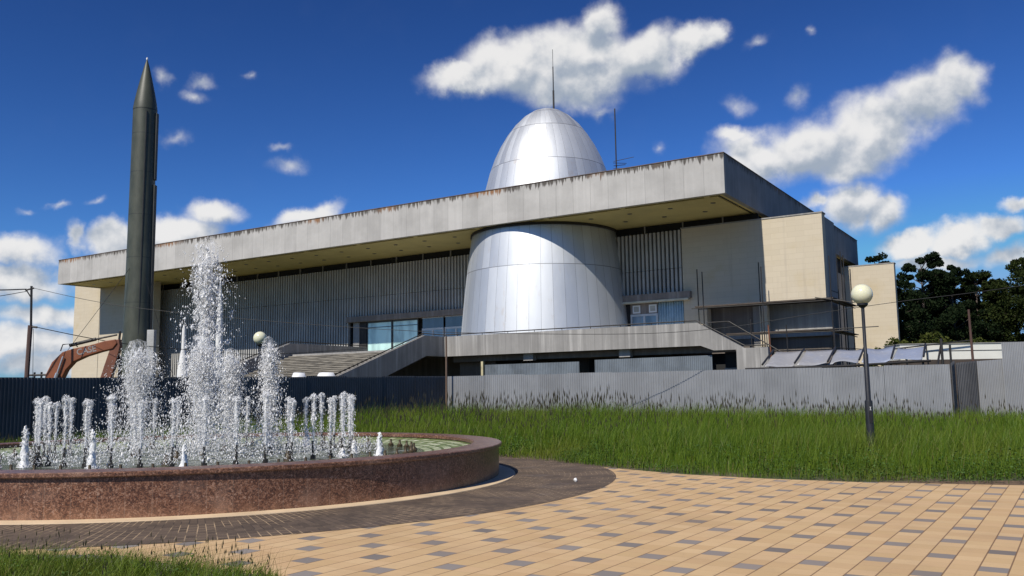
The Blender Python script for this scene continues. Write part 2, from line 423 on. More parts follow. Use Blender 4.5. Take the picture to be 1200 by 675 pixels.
# ------------------------------------------------------------------ materials of the building
def concrete(name, base, joint=0, streak=.5, rust=0.0, zt=18.1, light=(.75, .73, .68), jamt=.45, ax=0):
    def fn(g, b):
        c = objco(g); q = g.sep(c)
        n1 = g.noise(c, .45, 6, .6); n2 = g.noise(c, 14, 4, .65)
        st = g.noise(g.mapv(c, (2.6, 2.6, .10)), 1.3, 6, .62)
        cc = g.mix(g.step(n1, .3, .7), tuple(x * .84 for x in base), tuple(x * 1.10 for x in base))
        cc = g.mix(g.math('MULTIPLY', g.step(st, .5, .72), streak * .55), cc, tuple(x * .62 for x in base))
        cc = g.mix(g.math('MULTIPLY', g.step(st, .50, .30), streak * .35), cc, light)
        cc = g.mix(g.math('MULTIPLY', g.math('SUBTRACT', n2, .35), .35), cc, tuple(x * .6 for x in base))
        if joint:
            u = g.math('DIVIDE', q[ax], joint); fi = g.math('FLOOR', u); ff = g.math('FRACT', u)
            j = g.math('LESS_THAN', g.math('MINIMUM', ff, g.math('SUBTRACT', 1, ff)), .02 / joint)
            wn = g.new('ShaderNodeTexWhiteNoise', noise_dimensions='1D'); g.put(wn.inputs['W'], fi)
            cc = g.mix(.16, cc, g.mix(wn.outputs['Value'], tuple(x * .55 for x in base), tuple(min(1, x * 1.4) for x in base)))
            cc = g.mix(g.math('MULTIPLY', j, jamt), cc, tuple(x * .45 for x in base))
        if rust:
            top = g.step(q[2], zt - 1.1, zt)            # run-off stains that start under the coping
            drip = g.noise(g.mapv(c, (3.2, 3.2, .22)), 1.9, 5, .6)
            rm = g.step(g.math('ADD', g.math('MULTIPLY', drip, 1.0), g.math('MULTIPLY', top, .40)), .78, .90)
            warm = g.step(g.noise(g.mapv(c, (1, 1, 0)), .12, 2, .5), .50, .62)
            rc = g.mix(warm, (.085, .075, .065), (.26, .13, .06))
            cc = g.mix(g.math('MULTIPLY', rm, rust), cc, rc)
        g.put(b.inputs['Base Color'], cc)
        g.put(b.inputs['Normal'], g.bump(g.math('ADD', n2, n1), .25, .02))
    return mat(name, base, .88, 0, fn, .25)
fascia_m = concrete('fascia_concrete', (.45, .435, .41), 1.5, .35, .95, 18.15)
side_m = concrete('shaded_fascia_concrete', (.25, .25, .25), 1.5, .35, .8, 18.15, ax=1)  # fascia concrete darkened: shade of the side put into its colour
cream_m = concrete('cream_wall', (.52, .455, .345), 0, .10, .0, 14.6, (.60, .54, .43))
def m_cream(g, b):
    c = objco(g); q = g.sep(c)
    br = g.new('ShaderNodeTexBrick'); g.put(br.inputs['Vector'], g.comb(g.math('ADD', q[0], q[1]), q[2]))
    br.inputs['Scale'].default_value = 1; br.inputs['Brick Width'].default_value = 1.25; br.inputs['Row Height'].default_value = .42; br.inputs['Mortar Size'].default_value = .012
    br.inputs['Color1'].default_value = (.53, .46, .345, 1); br.inputs['Color2'].default_value = (.58, .505, .385, 1); br.inputs['Mortar'].default_value = (.44, .37, .27, 1)
    n1 = g.noise(c, .35, 6, .62); n2 = g.noise(c, 12, 4, .6)
    cc = g.mix(.45, br.outputs['Color'], (.545, .475, .36))
    cc = g.mix(g.math('MULTIPLY', g.step(n1, .5, .75), .45), cc, (.47, .37, .20))
    cc = g.mix(g.math('MULTIPLY', g.step(g.noise(g.mapv(c, (2, 2, .12)), 1.2, 5, .6), .55, .78), .35), cc, (.36, .31, .25))
    g.put(b.inputs['Base Color'], cc); g.put(b.inputs['Normal'], g.bump(n2, .2, .02))
cream_m = mat('cream_stone_wall', rough=.85, fn=m_cream, spec=.25)
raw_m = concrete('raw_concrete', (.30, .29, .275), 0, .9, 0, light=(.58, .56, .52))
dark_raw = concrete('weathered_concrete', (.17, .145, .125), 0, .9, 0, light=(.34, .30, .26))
parapet_m = concrete('parapet_concrete', (.285, .275, .26), 2.4, 1.25, 0, light=(.66, .64, .6), jamt=.5)
fin_m = concrete('fin_concrete', (.44, .43, .405), 0, .6, 0, light=(.6, .59, .56))
gap_m = varied('dark_gap', (.045, .042, .04), .9, .3)
black_m = varied('dark_interior', (.012, .012, .013), .8, .3)
soffit_m = varied('ochre_soffit', (.56, .47, .19), .8, .10, .5, 20, .05)
steel_m = varied('dark_steel', (.03, .028, .027), .55, .3, metal=.3)
rusty_m = varied('rusty_steel', (.16, .06, .03), .8, .4)
lintel_m = concrete('lintel_concrete', (.235, .20, .175), 0, .5, 0)
white_m = varied('white_paint', (.72, .72, .70), .5, .06)
def m_alu(g, b):
    c = objco(g); q = g.sep(c)
    a = g.math('ARCTAN2', q[1], q[0])
    u = g.math('MULTIPLY', g.math('ADD', g.math('DIVIDE', a, 2 * math.pi), .5), 46)
    fi = g.math('FLOOR', u); ff = g.math('FRACT', u)
    zi = g.math('ADD', g.math('GREATER_THAN', q[2], 11.8), g.math('ADD', g.math('GREATER_THAN', q[2], 20.9), g.math('GREATER_THAN', q[2], 24.3)))
    wn = g.new('ShaderNodeTexWhiteNoise', noise_dimensions='2D'); g.put(wn.inputs['Vector'], g.comb(fi, zi))
    j = g.math('LESS_THAN', g.math('MINIMUM', ff, g.math('SUBTRACT', 1, ff)), .012)
    hz = None
    for zz in (11.8, 18.0, 20.9, 24.3, 26.0):
        d = g.math('LESS_THAN', g.math('ABSOLUTE', g.math('SUBTRACT', q[2], zz)), .028)
        hz = d if hz is None else g.math('MAXIMUM', hz, d)
    n1 = g.noise(g.mapv(c, (1, 1, .35)), 1.2, 5, .6); n2 = g.noise(g.mapv(c, (14, 14, .6)), 1.0, 4, .6)
    tone = g.math('ADD', g.math('MULTIPLY', wn.outputs['Value'], .5), g.math('MULTIPLY', n1, .5))
    cc = g.mix(tone, (.50, .52, .54), (.74, .76, .775))
    cc = g.mix(g.math('MULTIPLY', g.step(g.noise(g.mapv(c, (1.6, 1.6, .5)), 1.0, 5, .65), .58, .75), .35), cc, (.50, .40, .30))
    cc = g.mix(g.math('MULTIPLY', g.math('MAXIMUM', j, hz), .75), cc, (.16, .16, .17))
    g.put(b.inputs['Base Color'], cc)
    g.put(b.inputs['Roughness'], g.math('ADD', .44, g.math('ADD', g.math('MULTIPLY', n2, .16), g.math('MULTIPLY', wn.outputs['Value'], .10))))
    hh = g.math('ADD', g.math('MULTIPLY', n1, .6), g.math('MULTIPLY', n2, .05))
    g.put(b.inputs['Normal'], g.bump(hh, .22, .05))
alu_m = mat('aluminium_sheet', metal=.72, fn=m_alu)
def glassy(name, base, rough=.06, ior=1.6, amt=.3):
    def fn(g, b):
        n = g.noise(g.mapv(objco(g), (1, 1, .25)), .9, 4, .5)
        g.put(b.inputs['Base Color'], g.mix(g.step(n, .35, .65), tuple(x * (1 - amt) for x in base), tuple(min(1, x * (1 + amt)) for x in base)))
        b.inputs['IOR'].default_value = ior
        g.put(b.inputs['Normal'], g.bump(g.noise(objco(g), .6, 1, .5), .08, .1))
    return mat(name, base, rough, 0, fn, .8)
teal_glass = glassy('teal_glass', (.46, .66, .60), .08, 1.8, .35)
dark_glass = glassy('dark_glass', (.05, .07, .09), .06, 1.7)
blue_glass = glassy('blue_glass', (.16, .25, .33), .08, 1.7)
curtain_m = varied('pale_blue_curtain', (.40, .52, .56), .7, .18, 1, 8, .1)

# ------------------------------------------------------------------ museum building (local axes: x along the front, y into the building)
BR = thing('museum_building', 'long low concrete museum with flat overhanging roof and silver egg-shaped dome', 'building', (14.939, 60.0, 0), R(-32.418))
def bx(name, m_, *a, parent=BR, bevel=0):
    return MB().box(*a).build(name, m_, parent, bevel=bevel)
UL = -81.9                                 # left end of the roof
roof = bx('roof', varied('roof_felt', (.16, .15, .14), .9), UL + .36, -.36, .36, 44.6, 15.9, 17.7)
bx('front_fascia', fascia_m, UL, 0, 0, .35, 15.25, 18.12, parent=roof)
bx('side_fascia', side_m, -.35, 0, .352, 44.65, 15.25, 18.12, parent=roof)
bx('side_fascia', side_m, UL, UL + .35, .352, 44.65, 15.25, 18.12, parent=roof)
bx('rear_fascia', fascia_m, UL, 0, 44.652, 45, 15.25, 18.12, parent=roof)
cpm = MB()
cpm.box(UL - .04, .04, -.04, .42, 18.123, 18.18); cpm.box(-.42, .04, .423, 45.04, 18.123, 18.18); cpm.box(UL - .04, UL + .42, .423, 45.04, 18.123, 18.18)
cpm.build('coping', varied('rusty_coping', (.12, .085, .065), .8, .5, 1.5), roof)
# soffit: flat ochre ceiling of the overhang, with dark slots near its edge and small sunk lamps
sf = MB(); sf.box(UL + .9, -.9, 1.05, 8.6, 15.29, 15.5)
sf.box(UL + .352, UL + .62, .353, 44.6, 15.29, 15.5); sf.box(-.62, -.352, .353, 44.6, 15.29, 15.5)
sf.box(UL + .622, -.622, .353, .62, 15.29, 15.5)
sf.box(-.9, -.88, 8.6, 44.5, 15.29, 15.5)
soffit = sf.build('soffit', soffit_m, roof)
sl = MB()
x = UL + .7
while x < -.7:
    x2 = min(x + 6.2, -.65); sl.box(x + .02, x2, .622, 1.048, 15.36, 15.5)
    x = x2 + .45
y = 1.1
while y < 44:
    sl.box(-.878, -.622, y, min(y + 4.2, 44.4), 15.36, 15.5); sl.box(UL + .622, UL + .878, y, min(y + 4.2, 44.4), 15.36, 15.5); y += 4.6
sl.build('soffit_slot', black_m, roof)
sb = MB(); sb.box(UL + .7, -.7, .620, .66, 15.293, 15.5)
x = UL + .7
while x < -.7:
    x2 = min(x + 6.2, -.65); sb.box(x2 + .02, x2 + .44, .623, 1.047, 15.295, 15.5) if x2 < -1 else None
    x = x2 + .45
sb.build('soffit_edge_strip', soffit_m, roof)
bx('roof_ceiling', gap_m, UL + .9, -.9, 8.62, 44.5, 15.3, 15.52, parent=roof)
lm_ = varied('soffit_lamp_black', (.05, .05, .05), .4)
for row, (vv, off) in enumerate(((2.9, 0), (5.6, 1.6))):
    for k in range(24):
        uu = -1.9 - off - 3.36 * k
        if uu < UL + 1.5: continue
        if abs(uu + 18.7) < 6.3 and abs(vv - 7) < math.sqrt(max(0, 6.5 ** 2 - (uu + 18.7) ** 2)) : continue
        l_ = MB(); l_.lathe([(0, 15.262), (.17, 15.262), (.20, 15.275), (.20, 15.30)], (0, 0), 10)
        l_.build('soffit_lamp', lm_, roof, loc=(uu, vv, 0))
# clerestory
bx('clerestory_glass', black_m, -76, -.3, 8.55, 8.7, 14.6, 15.29)
ml = None
for k in range(22):
    uu = -3.1 - 3.36 * k
    if abs(uu + 18.7) < 6.2: continue
    bx('mullion', raw_m, uu - .05, uu + .05, 8.40, 8.548, 14.66, 15.288)
# core volume so that the interior is closed
bx('core_wall', dark_raw, -80, -1.3, 9.3, 43.5, 0.0, 15.3)
# right front wall slab, cream, projects past the roof
rw = MB(); rw.box(-6.45, 4.6, 8, 8.95, 8.2, 14.62)
rw.box(-6.45, -4.55, 8.001, 8.949, 0, 8.198); rw.build('cream_wall', cream_m, BR)
bx('wall_coping', raw_m, -6.5, 4.66, 7.95, 9.0, 14.623, 14.72)
rr = MB(); rr.box(-4.548, 4.55, 9.9, 10.1, 5.95, 8.9); rr.build('recessed_wall', raw_m, BR)
bx('recess_ceiling', raw_m, -4.548, 4.56, 8.96, 9.9, 8.22, 8.5)
bx('floor_edge', raw_m, -4.54, 4.5, 9.2, 9.898, 5.55, 5.93)
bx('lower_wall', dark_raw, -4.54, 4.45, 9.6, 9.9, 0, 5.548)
bx('cream_pier', cream_m, -.48, .12, 8.3, 8.9, 0, 8.19)
bx('right_return_wall', raw_m, 3.6, 4.55, 8.952, 12.2, 8.51, 14.5)
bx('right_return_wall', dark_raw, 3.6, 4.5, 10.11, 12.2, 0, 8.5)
# rear right slab and side wall
bx('rear_cream_wall', cream_m, -1.25, 4.6, 39, 39.9, 0, 14.45)
bx('rear_wall_coping', raw_m, -1.2, 4.66, 38.96, 39.95, 14.453, 14.56)
bx('side_wall', raw_m, -1.2, -.4, 9.0, 38.99, 0, 13.6)
bx('side_window_band', black_m, -1.0, -.7, 9.0, 38.95, 13.603, 15.285)
for k in range(8): bx('side_mullion', raw_m, -.695, -.55, 12 + 3.3 * k, 12.15 + 3.3 * k, 13.603, 15.28)
# left cream slab
lw = MB(); lw.box(-81.86, -71.2, 5.5, 6.4, 0, 15.28); lw.box(-87.4, -81.94, 5.5, 6.4, 0, 16.1); lw.build('cream_wall', cream_m, BR)
bx('left_return_wall', raw_m, -76.0, -75.0, 6.41, 9.5, 0, 15.28)
# ribbed walls
def ribs(u0, u1, z0, z1, name='ribbed_wall'):
    f = MB()
    n = int((u1 - u0) / .36)
    for k in range(n):
        u = u0 + .36 * k
        for a, b_ in ((z0, 11.45), (11.49, z1)):
            if b_ > a + .05 and a < b_:
                f.box(u + .085, u + .275, 8.0, 8.32, a, b_)
    o_ = f.build(name, fin_m, BR)
    bx('wall_backing', gap_m, u0, u1, 8.322, 8.52, z0, z1, parent=o_)
    return o_
ribs(-75.02, -42.6, 0, 14.58)
ribs(-42.62, -24.2, 9.52, 14.58)
ribs(-12.95, -6.46, 9.52, 14.58)
bx('lintel', lintel_m, -42.65, -24.5, 7.55, 8.45, 8.95, 9.5)
bx('lintel', lintel_m, -12.6, -5.75, 7.55, 8.45, 8.95, 9.5)
bx('drip_sill', varied('pale_sill', (.55, .52, .40), .7), -12.6, -5.9, 7.5, 8.1, 8.80, 8.945)
# left glazed front
fr_m = varied('dark_frame', (.07, .075, .08), .5, .2)
grey_fr = varied('grey_frame', (.50, .52, .53), .45, .1, metal=.2)
bx('jamb', raw_m, -42.0, -41.2, 8.0, 8.4, 5.2, 8.94); bx('jamb', gap_m, -41.19, -40.3, 8.1, 8.4, 5.2, 8.94)
for k in range(2):
    a = -40.2 + 3.3 * k; b_ = a + 3.2
    w = MB(); w.box(a, b_, 8.1, 8.2, 8.78, 8.94); w.box(a, b_, 8.1, 8.2, 8.30, 8.36); w.box(a, b_, 8.1, 8.2, 5.2, 5.32)
    w.box(a, a + .08, 8.1, 8.2, 5.322, 8.298); w.box(b_ - .08, b_, 8.1, 8.2, 5.322, 8.298); w.box(a, a + .08, 8.1, 8.2, 8.362, 8.778); w.box(b_ - .08, b_, 8.1, 8.2, 8.362, 8.778)
    wf = w.build('window', fr_m, BR)
    if k < 2: bx('pane', teal_glass, a + .05, b_ - .05, 8.14, 8.17, 5.25, 8.85, parent=wf)
    else: bx('pane', blue_glass, a + .05, b_ - .05, 8.14, 8.17, 5.25, 8.85, parent=wf)
for k in range(3):
    a = -33.2 + 2.75 * k; b_ = a + 2.6
    w = MB(); w.box(a, b_, 8.08, 8.2, 7.72, 7.90); w.box(a, a + .10, 8.08, 8.2, 5.2, 7.718); w.box(b_ - .1, b_, 8.08, 8.2, 5.2, 7.718); w.box((a + b_) / 2 - .09, (a + b_) / 2 + .09, 8.08, 8.2, 5.2, 7.718)
    w.box(a, b_, 8.08, 8.2, 8.86, 8.93)
    df = w.build('door', grey_fr, BR)
    bx('pane', blue_glass, a + .05, b_ - .05, 8.14, 8.17, 5.25, 7.72, parent=df); bx('transom_pane', dark_glass, a + .05, b_ - .05, 8.14, 8.17, 7.9, 8.88, parent=df)
bx('glazing_back_wall', gap_m, -42.0, -24.3, 8.8, 9.0, 5.2, 9.5)
# right entrance
bx('jamb', white_m, -12.15, -12.0, 8.0, 8.25, 5.2, 8.79); bx('jamb', black_m, -11.98, -11.2, 8.15, 8.3, 5.2, 8.79)
w = MB(); w.box(-11.18, -8.75, 8.06, 8.2, 7.75, 7.92); w.box(-11.18, -11.05, 8.06, 8.2, 5.2, 7.748); w.box(-8.9, -8.75, 8.06, 8.2, 5.2, 7.748); w.box(-10.05, -9.87, 8.06, 8.2, 5.2, 7.748)
df = w.build('door', grey_fr, BR); bx('pane', blue_glass, -11.1, -8.8, 8.12, 8.15, 5.25, 7.9, parent=df)
bx('transom_panel', lintel_m, -11.18, -8.75, 8.1, 8.2, 7.93, 8.79)
for a in (-10.95, -9.5):
    w = MB(); w.box(a, a + .68, 8.02, 8.09, 8.0, 8.66); v_ = w.build('vent_window', white_m, BR)
    bx('vent_pane', varied('dull_pane', (.40, .38, .32), .4), a + .12, a + .56, 8.0, 8.018, 8.12, 8.54, parent=v_)
cv, cf = [], []
for k in range(61):
    u = -8.7 + 2.2 * k / 60; d = 8.05 + .07 * math.sin(k * 1.05) + .04 * math.sin(k * .37)
    cv += [(u, d, 5.2), (u, d, 8.78)]
    if k < 60: cf.append((2 * k, 2 * k + 2, 2 * k + 3, 2 * k + 1))
cu = MB().add(cv, cf).build('hanging_sheet', curtain_m, BR, smooth='all')
sm = cu.modifiers.new('thick', 'SOLIDIFY'); sm.thickness = .012
bx('entrance_back_wall', gap_m, -12.9, -6.46, 8.8, 9.0, 5.2, 9.5)

# dome: one body that passes through the roof
prof = [(7.48, 5.2), (7.40, 6.2), (7.28, 7.5), (7.14, 9), (6.98, 10.5), (6.80, 12), (6.60, 13.5), (6.34, 15.25), (6.05, 16.8), (5.82, 18), (5.50, 19.4), (5.15, 20.7), (4.72, 21.9), (4.2, 23.0), (3.6, 24.0), (2.9, 24.95), (2.1, 25.75), (1.3, 26.28), (.6, 26.55), (.0, 26.62)]
dm = MB(); dm.lathe(prof, (0, 0), 96)
dm.v = [(x_ + .5 * max(0, min(1, (z_ - 15.4) / 3.0)), y_, z_) for x_, y_, z_ in dm.v]     # the upper shell sits a little to one side of the drum
dome = dm.build('dome', alu_m, BR, smooth='all', loc=(-18.7, 7.0, 0))
MB().lathe([(6.42, 15.05), (6.50, 15.05), (6.46, 15.28), (6.40, 15.28)], (0, 0), 64).build('dome_collar', gap_m, dome)
ms = MB(); ms.tube([(1.2, 0, 26.3), (1.2, 0, 28.2)], .085); ms.tube([(1.2, 0, 28.2), (1.2, 0, 30.4)], .05); ms.tube([(1.2, 0, 30.4), (1.2, 0, 32.0)], .022)
ms.build('mast', steel_m, dome)
an = MB(); an.tube([(-13, 10, 17.7), (-13, 10, 26.5)], .06)
an.tube([(-13.25, 10, 21.75), (-11.4, 10.2, 21.9)], .025); an.tube([(-13.25, 10, 21.35), (-12.0, 9.7, 21.2)], .03); an.tube([(-13.1, 9.6, 21.5), (-12.2, 10.4, 21.5)], .025); an.tube([(-13.2, 9.8, 21.05), (-12.3, 10.1, 21.0)], .025)
an.build('antenna', steel_m, BR)

# terrace
tp = MB()
tp.prism([(-23.2, 4.6), (-1.6, 4.6), (-.7, 4.25), (.85, 4.25), (.85, 0), (2.95, 0), (2.95, 4.33), (1.37, 4.33), (-1.8, 6.17), (-23.2, 6.2)], 'y', -1.66, -1.3)
terr = tp.build('terrace_parapet', parapet_m, BR)
bx('terrace_floor', raw_m, -37.8, -1.9, -1.298, 7.9, 4.75, 5.2); bx('landing_floor', raw_m, -37.8, -23.5, -4.2, -1.3, 4.75, 5.2)
def rail(name, pts, posts, parent):
    r_ = MB(); r_.tube(pts, .045, 6)
    for a in posts: r_.tube([(a[0], a[1], a[2] - .16), a], .025, 5)
    return r_.build(name, steel_m, parent)
rail('handrail', [(-23.2, -1.48, 6.36), (-1.9, -1.48, 6.33), (1.37, -1.48, 4.50), (2.9, -1.48, 4.48)], [(-22 + 2.4 * k, -1.48, 6.35) for k in range(9)], terr)
rail('handrail', [(-1.9, .5, 6.30), (-.3, .5, 6.3), (3.3, .5, 4.0), (4.8, .5, 3.9)], [(-1.7, .5, 6.3), (-.3, .5, 6.3), (1.5, .5, 5.15), (3.3, .5, 4.0)], terr)
bx('ramp_wall', raw_m, 2.952, 4.9, .4, .7, 0, 4.0)
# stair strings (sloping parapets) and steps
for uu, m2 in ((-23.2, dark_raw), (-38.1, raw_m)):
    st = MB()
    st.prism([(-1.3 if uu > -30 else 5.8, 6.2), (-4.2, 6.2), (-19.5, 1.02), (-19.5, 0), (-18.6, 0), (-8.8, 2.95), (-4.0, 4.6), (-1.3 if uu > -30 else 5.8, 4.6)], 'x', uu - .32, uu)
    s_ = st.build('stair_parapet', concrete('stair_parapet_concrete', (.27, .255, .235), 0, .8, 0), BR)
    rail('handrail', [(uu - .16, -1.3 if uu > -30 else 5.8, 6.36), (uu - .16, -4.2, 6.36), (uu - .16, -19.4, 1.2)], [(uu - .16, -4.2 - 2.5 * k, 6.36 - .847 * k) for k in range(6)], s_)
steps = MB()
for k in range(32):
    z = 5.2 - .1625 * (k + 1); v0 = -4.2 - .479 * (k + 1)
    steps.box(-37.8, -23.52, v0, v0 + .478 + .03, z - .10, z)
steps.box(-37.8, -37.6, -4.2, -4.1, 4.0, 4.7)
def m_steps(g, b):
    c = objco(g)
    n = g.noise(g.mapv(c, (.5, 6, 9)), 1.6, 6, .65); n2 = g.noise(c, 3, 4, .6)
    cc = g.mix(g.step(n, .38, .62), (.080, .075, .066), (.31, .285, .235)); cc = g.mix(g.math('MULTIPLY', n2, .4), cc, (.25, .22, .18))
    g.put(b.inputs['Base Color'], cc); g.put(b.inputs['Normal'], g.bump(n, .5, .03))
steps.build('steps', mat('worn_steps', rough=.9, fn=m_steps), BR)
sg = MB(); sg.prism([(-4.2, 4.7), (-4.2, 4.3), (-18.4, -.1), (-19.4, -.1)], 'x', -37.7, -23.55); sg.build('stair_slab', gap_m, BR)
# below the terrace
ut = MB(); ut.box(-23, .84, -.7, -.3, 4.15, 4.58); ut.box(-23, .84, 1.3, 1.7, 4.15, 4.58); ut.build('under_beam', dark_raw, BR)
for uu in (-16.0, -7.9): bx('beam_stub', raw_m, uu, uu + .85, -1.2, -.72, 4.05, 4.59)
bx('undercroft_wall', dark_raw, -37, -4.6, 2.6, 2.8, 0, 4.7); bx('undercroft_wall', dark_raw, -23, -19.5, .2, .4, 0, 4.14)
def m_corr(base, pitch=.16, metal=.4, rough=.5, ax=0, amt=.2):
    def fn(g, b):
        c = objco(g); q = g.sep(c)
        n1 = g.noise(c, .8, 5, .6); n2 = g.noise(g.mapv(c, (3, 3, .3)), 2.0, 4, .6)
        u = g.math('FLOOR', g.math('DIVIDE', q[ax], 1.15))
        wn = g.new('ShaderNodeTexWhiteNoise', noise_dimensions='1D'); g.put(wn.inputs['W'], u)
        cc = g.mix(g.step(n1, .3, .7), tuple(x * (1 - amt) for x in base), tuple(min(1, x * (1 + amt)) for x in base))
        cc = g.mix(.22, cc, g.mix(wn.outputs['Value'], tuple(x * .6 for x in base), tuple(min(1, x * 1.4) for x in base)))
        cc = g.mix(g.math('MULTIPLY', g.step(n2, .58, .75), .35), cc, tuple(x * .55 for x in base))
        g.put(b.inputs['Base Color'], cc)
    return fn
panel_m = mat('blue_corrugated', rough=.55, metal=.2, fn=m_corr((.16, .185, .21)))
def corrugated(name, m_, p0, p1, z0, z1a, z1b=None, parent=None, pitch=.14, depth=.035, thick=.0):
    """trapezoid-profile sheet standing between two ground points"""
    z1b = z1a if z1b is None else z1b
    a = Vector((p0[0], p0[1], 0)); b_ = Vector((p1[0], p1[1], 0)); L = (b_ - a).length; d = (b_ - a) / L; n_ = Vector((-d.y, d.x, 0))
    vs, fs = [], []; k = 0; u = 0.0
    offs = [(0, 0), (.36, 0), (.5, 1), (.86, 1)]
    pts = []
    while u < L:
        for (o1, h) in offs:
            uu = u + o1 * pitch
            if uu <= L: pts.append((uu, h * depth))
        u += pitch
    for (uu, h) in pts:
        q = a + d * uu + n_ * h; zt = z1a + (z1b - z1a) * uu / L
        vs += [(q.x, q.y, z0), (q.x, q.y, zt)]
    for i in range(len(pts) - 1): fs.append((2 * i, 2 * i + 2, 2 * i + 3, 2 * i + 1))
    o_ = MB().add(vs, fs).build(name, m_, parent)
    s_ = o_.modifiers.new('thick', 'SOLIDIFY'); s_.thickness = .006
    return o_
corrugated('metal_panel', panel_m, (-19.6, -1.15), (-11.2, -1.15), 0, 3.84, parent=BR)
bx('panel_post', varied('yellow_post', (.45, .40, .25), .7), -19.95, -19.75, -1.2, -1.0, 0, 4.14)
corrugated('metal_panel', panel_m, (-9.9, -1.15), (-1.0, -1.15), 0, 3.92, 3.96, parent=BR)
bx('dark_opening', black_m, -.5, .84, 0, .2, 3.1, 4.24)
bx('undercroft_wall', raw_m, -.5, .84, -.2, 1.2, 0, 3.09); bx('undercroft_wall', black_m, -12, -.7, 2.0, 2.2, 0, 4.7)

# ------------------------------------------------------------------ fences round the building site
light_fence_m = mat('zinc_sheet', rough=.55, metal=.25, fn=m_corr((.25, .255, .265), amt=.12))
dark_fence_m = mat('shaded_sheet', rough=.5, metal=.1, fn=m_corr((.040, .046, .058), amt=.25))  # darker copy of the fence sheet, its shade put into the colour
fence_pole_m = varied('fence_rail', (.16, .15, .15), .7, .3, metal=.3)
def fence(label, p0, p1, z0, z1, m_, pw=2.3, cat='fence', group=None):
    t = thing('corrugated_fence', label, cat, (p0[0], p0[1], 0), 0, group)
    L = math.hypot(p1[0] - p0[0], p1[1] - p0[1]); n = max(1, round(L / pw)); dx, dy = (p1[0] - p0[0]) / L, (p1[1] - p0[1]) / L
    for k in range(n):
        a, b_ = L * k / n, L * (k + 1) / n + .03
        j = .02 * (k % 2) + .012 * math.sin(k * 2.3)
        off = .012 * (k % 2)
        corrugated('panel', m_, (dx * a - dy * off, dy * a + dx * off), (dx * b_ - dy * off, dy * b_ + dx * off), 0, z0 + (z1 - z0) * a / L + j, z0 + (z1 - z0) * b_ / L + j * .7, t, pitch=.115, depth=.02)
        if k: MB().box(-.03, .03, -.03, .03, 0, z0 * .97).build('post', fence_pole_m, t, loc=(dx * a - dy * .12, dy * a + dx * .12, 0))
    for zz in (.5, 1.9):
        r_ = MB(); r_.tube([(-dy * .09, dx * .09, zz), (p1[0] - p0[0] - dy * .09, p1[1] - p0[1] + dx * .09, zz)], .025, 5); r_.build('rail', fence_pole_m, t)
    return t
fence('long dark shaded corrugated metal fence behind the fountain', (-20.9, 21.3), (-3.45, 45.0), 2.22, 2.50, dark_fence_m)
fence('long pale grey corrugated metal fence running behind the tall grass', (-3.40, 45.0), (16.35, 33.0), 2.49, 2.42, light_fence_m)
fence('narrow light grey fence panel right of the dark open gate', (18.42, 35.0), (19.3, 34.45), 2.6, 2.66, light_fence_m, 1.2, 'fence panel')
fence('taller pale metal fence sheet at the right edge of the picture', (19.05, 34.3), (23.6, 31.0), 3.3, 3.2, light_fence_m, 1.3, 'fence panel')
gt = thing('fence_gate', 'dark folded corrugated gate standing open at the end of the grey fence', 'gate', (16.4, 33.0, 0))
dk_gate = mat('dark_gate_sheet', rough=.6, metal=.2, fn=m_corr((.10, .10, .105), amt=.25))
corrugated('gate_leaf', dk_gate, (0.02, 0.02), (.70, 1.15), 0, 2.46, 2.60, gt)
corrugated('gate_leaf', dk_gate, (.72, 1.10), (2.15, 2.25), 0, 2.52, 2.62, gt)
cpole = MB(); cpole.tube([(0, 0, 0), (0.01, 0, 4.5)], [.055, .045], 8)
tag(cpole.build('wooden_pole', varied('brown_wood', (.13, .085, .06), .85, .3, stretch=(1, 1, .2)), loc=(-3.37, 44.4, 0)), 'thin brown pole where the dark and the pale fence meet', 'pole')
cp2 = MB(); cp2.tube([(0, 0, 0), (-.05, 0, 5.1)], [.07, .05], 8)
tag(cp2.build('wooden_pole', varied('reddish_wood', (.085, .045, .035), .85, .3, stretch=(1, 1, .2)), loc=(20.9, 40, 0)), 'reddish brown post in front of the white site cabin', 'pole')

# ------------------------------------------------------------------ scaffold on the right wall
SC = thing('scaffold', 'rusty tube scaffold with plank decks against the cream right wall', 'scaffold', (14.939, 60.0, 0), R(-32.418))
def tube(name, m_, parent, pts, r=.035, n=6): 
    return MB().tube(pts, r, n).build(name, m_, parent)
for (u, v, za, zb) in [(-4.95, 7.2, 5.2, 11.1), (-4.25, 6.4, 5.2, 10.75), (-.05, 7.2, 4.4, 11.2), (.36, 6.4, 4.4, 10.75), (5.3, 6.4, 0, 11.1), (5.35, 8.6, 0, 11.5), (5.35, 10.9, 0, 11.7), (5.35, 13.2, 0, 10.9), (4.9, 12.2, 0, 12.2), (2.4, 5.0, 0, 6.2), (.45, 3.0, 0, 6.6)]:
    tube('upright', steel_m, SC, [(u + .04, v, za), (u, v, zb)], .042)
tube('upright', rusty_m, SC, [(1.95, 3.2, 0), (1.68, 3.0, 6.1)], .045)
tube('upright', steel_m, SC, [(6.15, 3.0, 0), (6.1, 3.0, 5.7)], .05)
dkm = varied('old_planks', (.07, .055, .045), .9, .4, 2, 20, stretch=(.3, 1, 1))
def deck(u0, u1, v0, v1, z):
    d = MB(); n = 4
    for k in range(n):
        a = v0 + (v1 - v0) * k / n
        d.box(u0 + random.uniform(-.15, .1), u1 + random.uniform(-.1, .15), a + .01, a + (v1 - v0) / n - .01, z + random.uniform(0, .02), z + .12)
    d.build('deck', dkm, SC)
deck(-4.9, 5.4, 6.4, 7.35, 7.98); deck(-2.4, 5.4, 6.4, 7.35, 5.75)
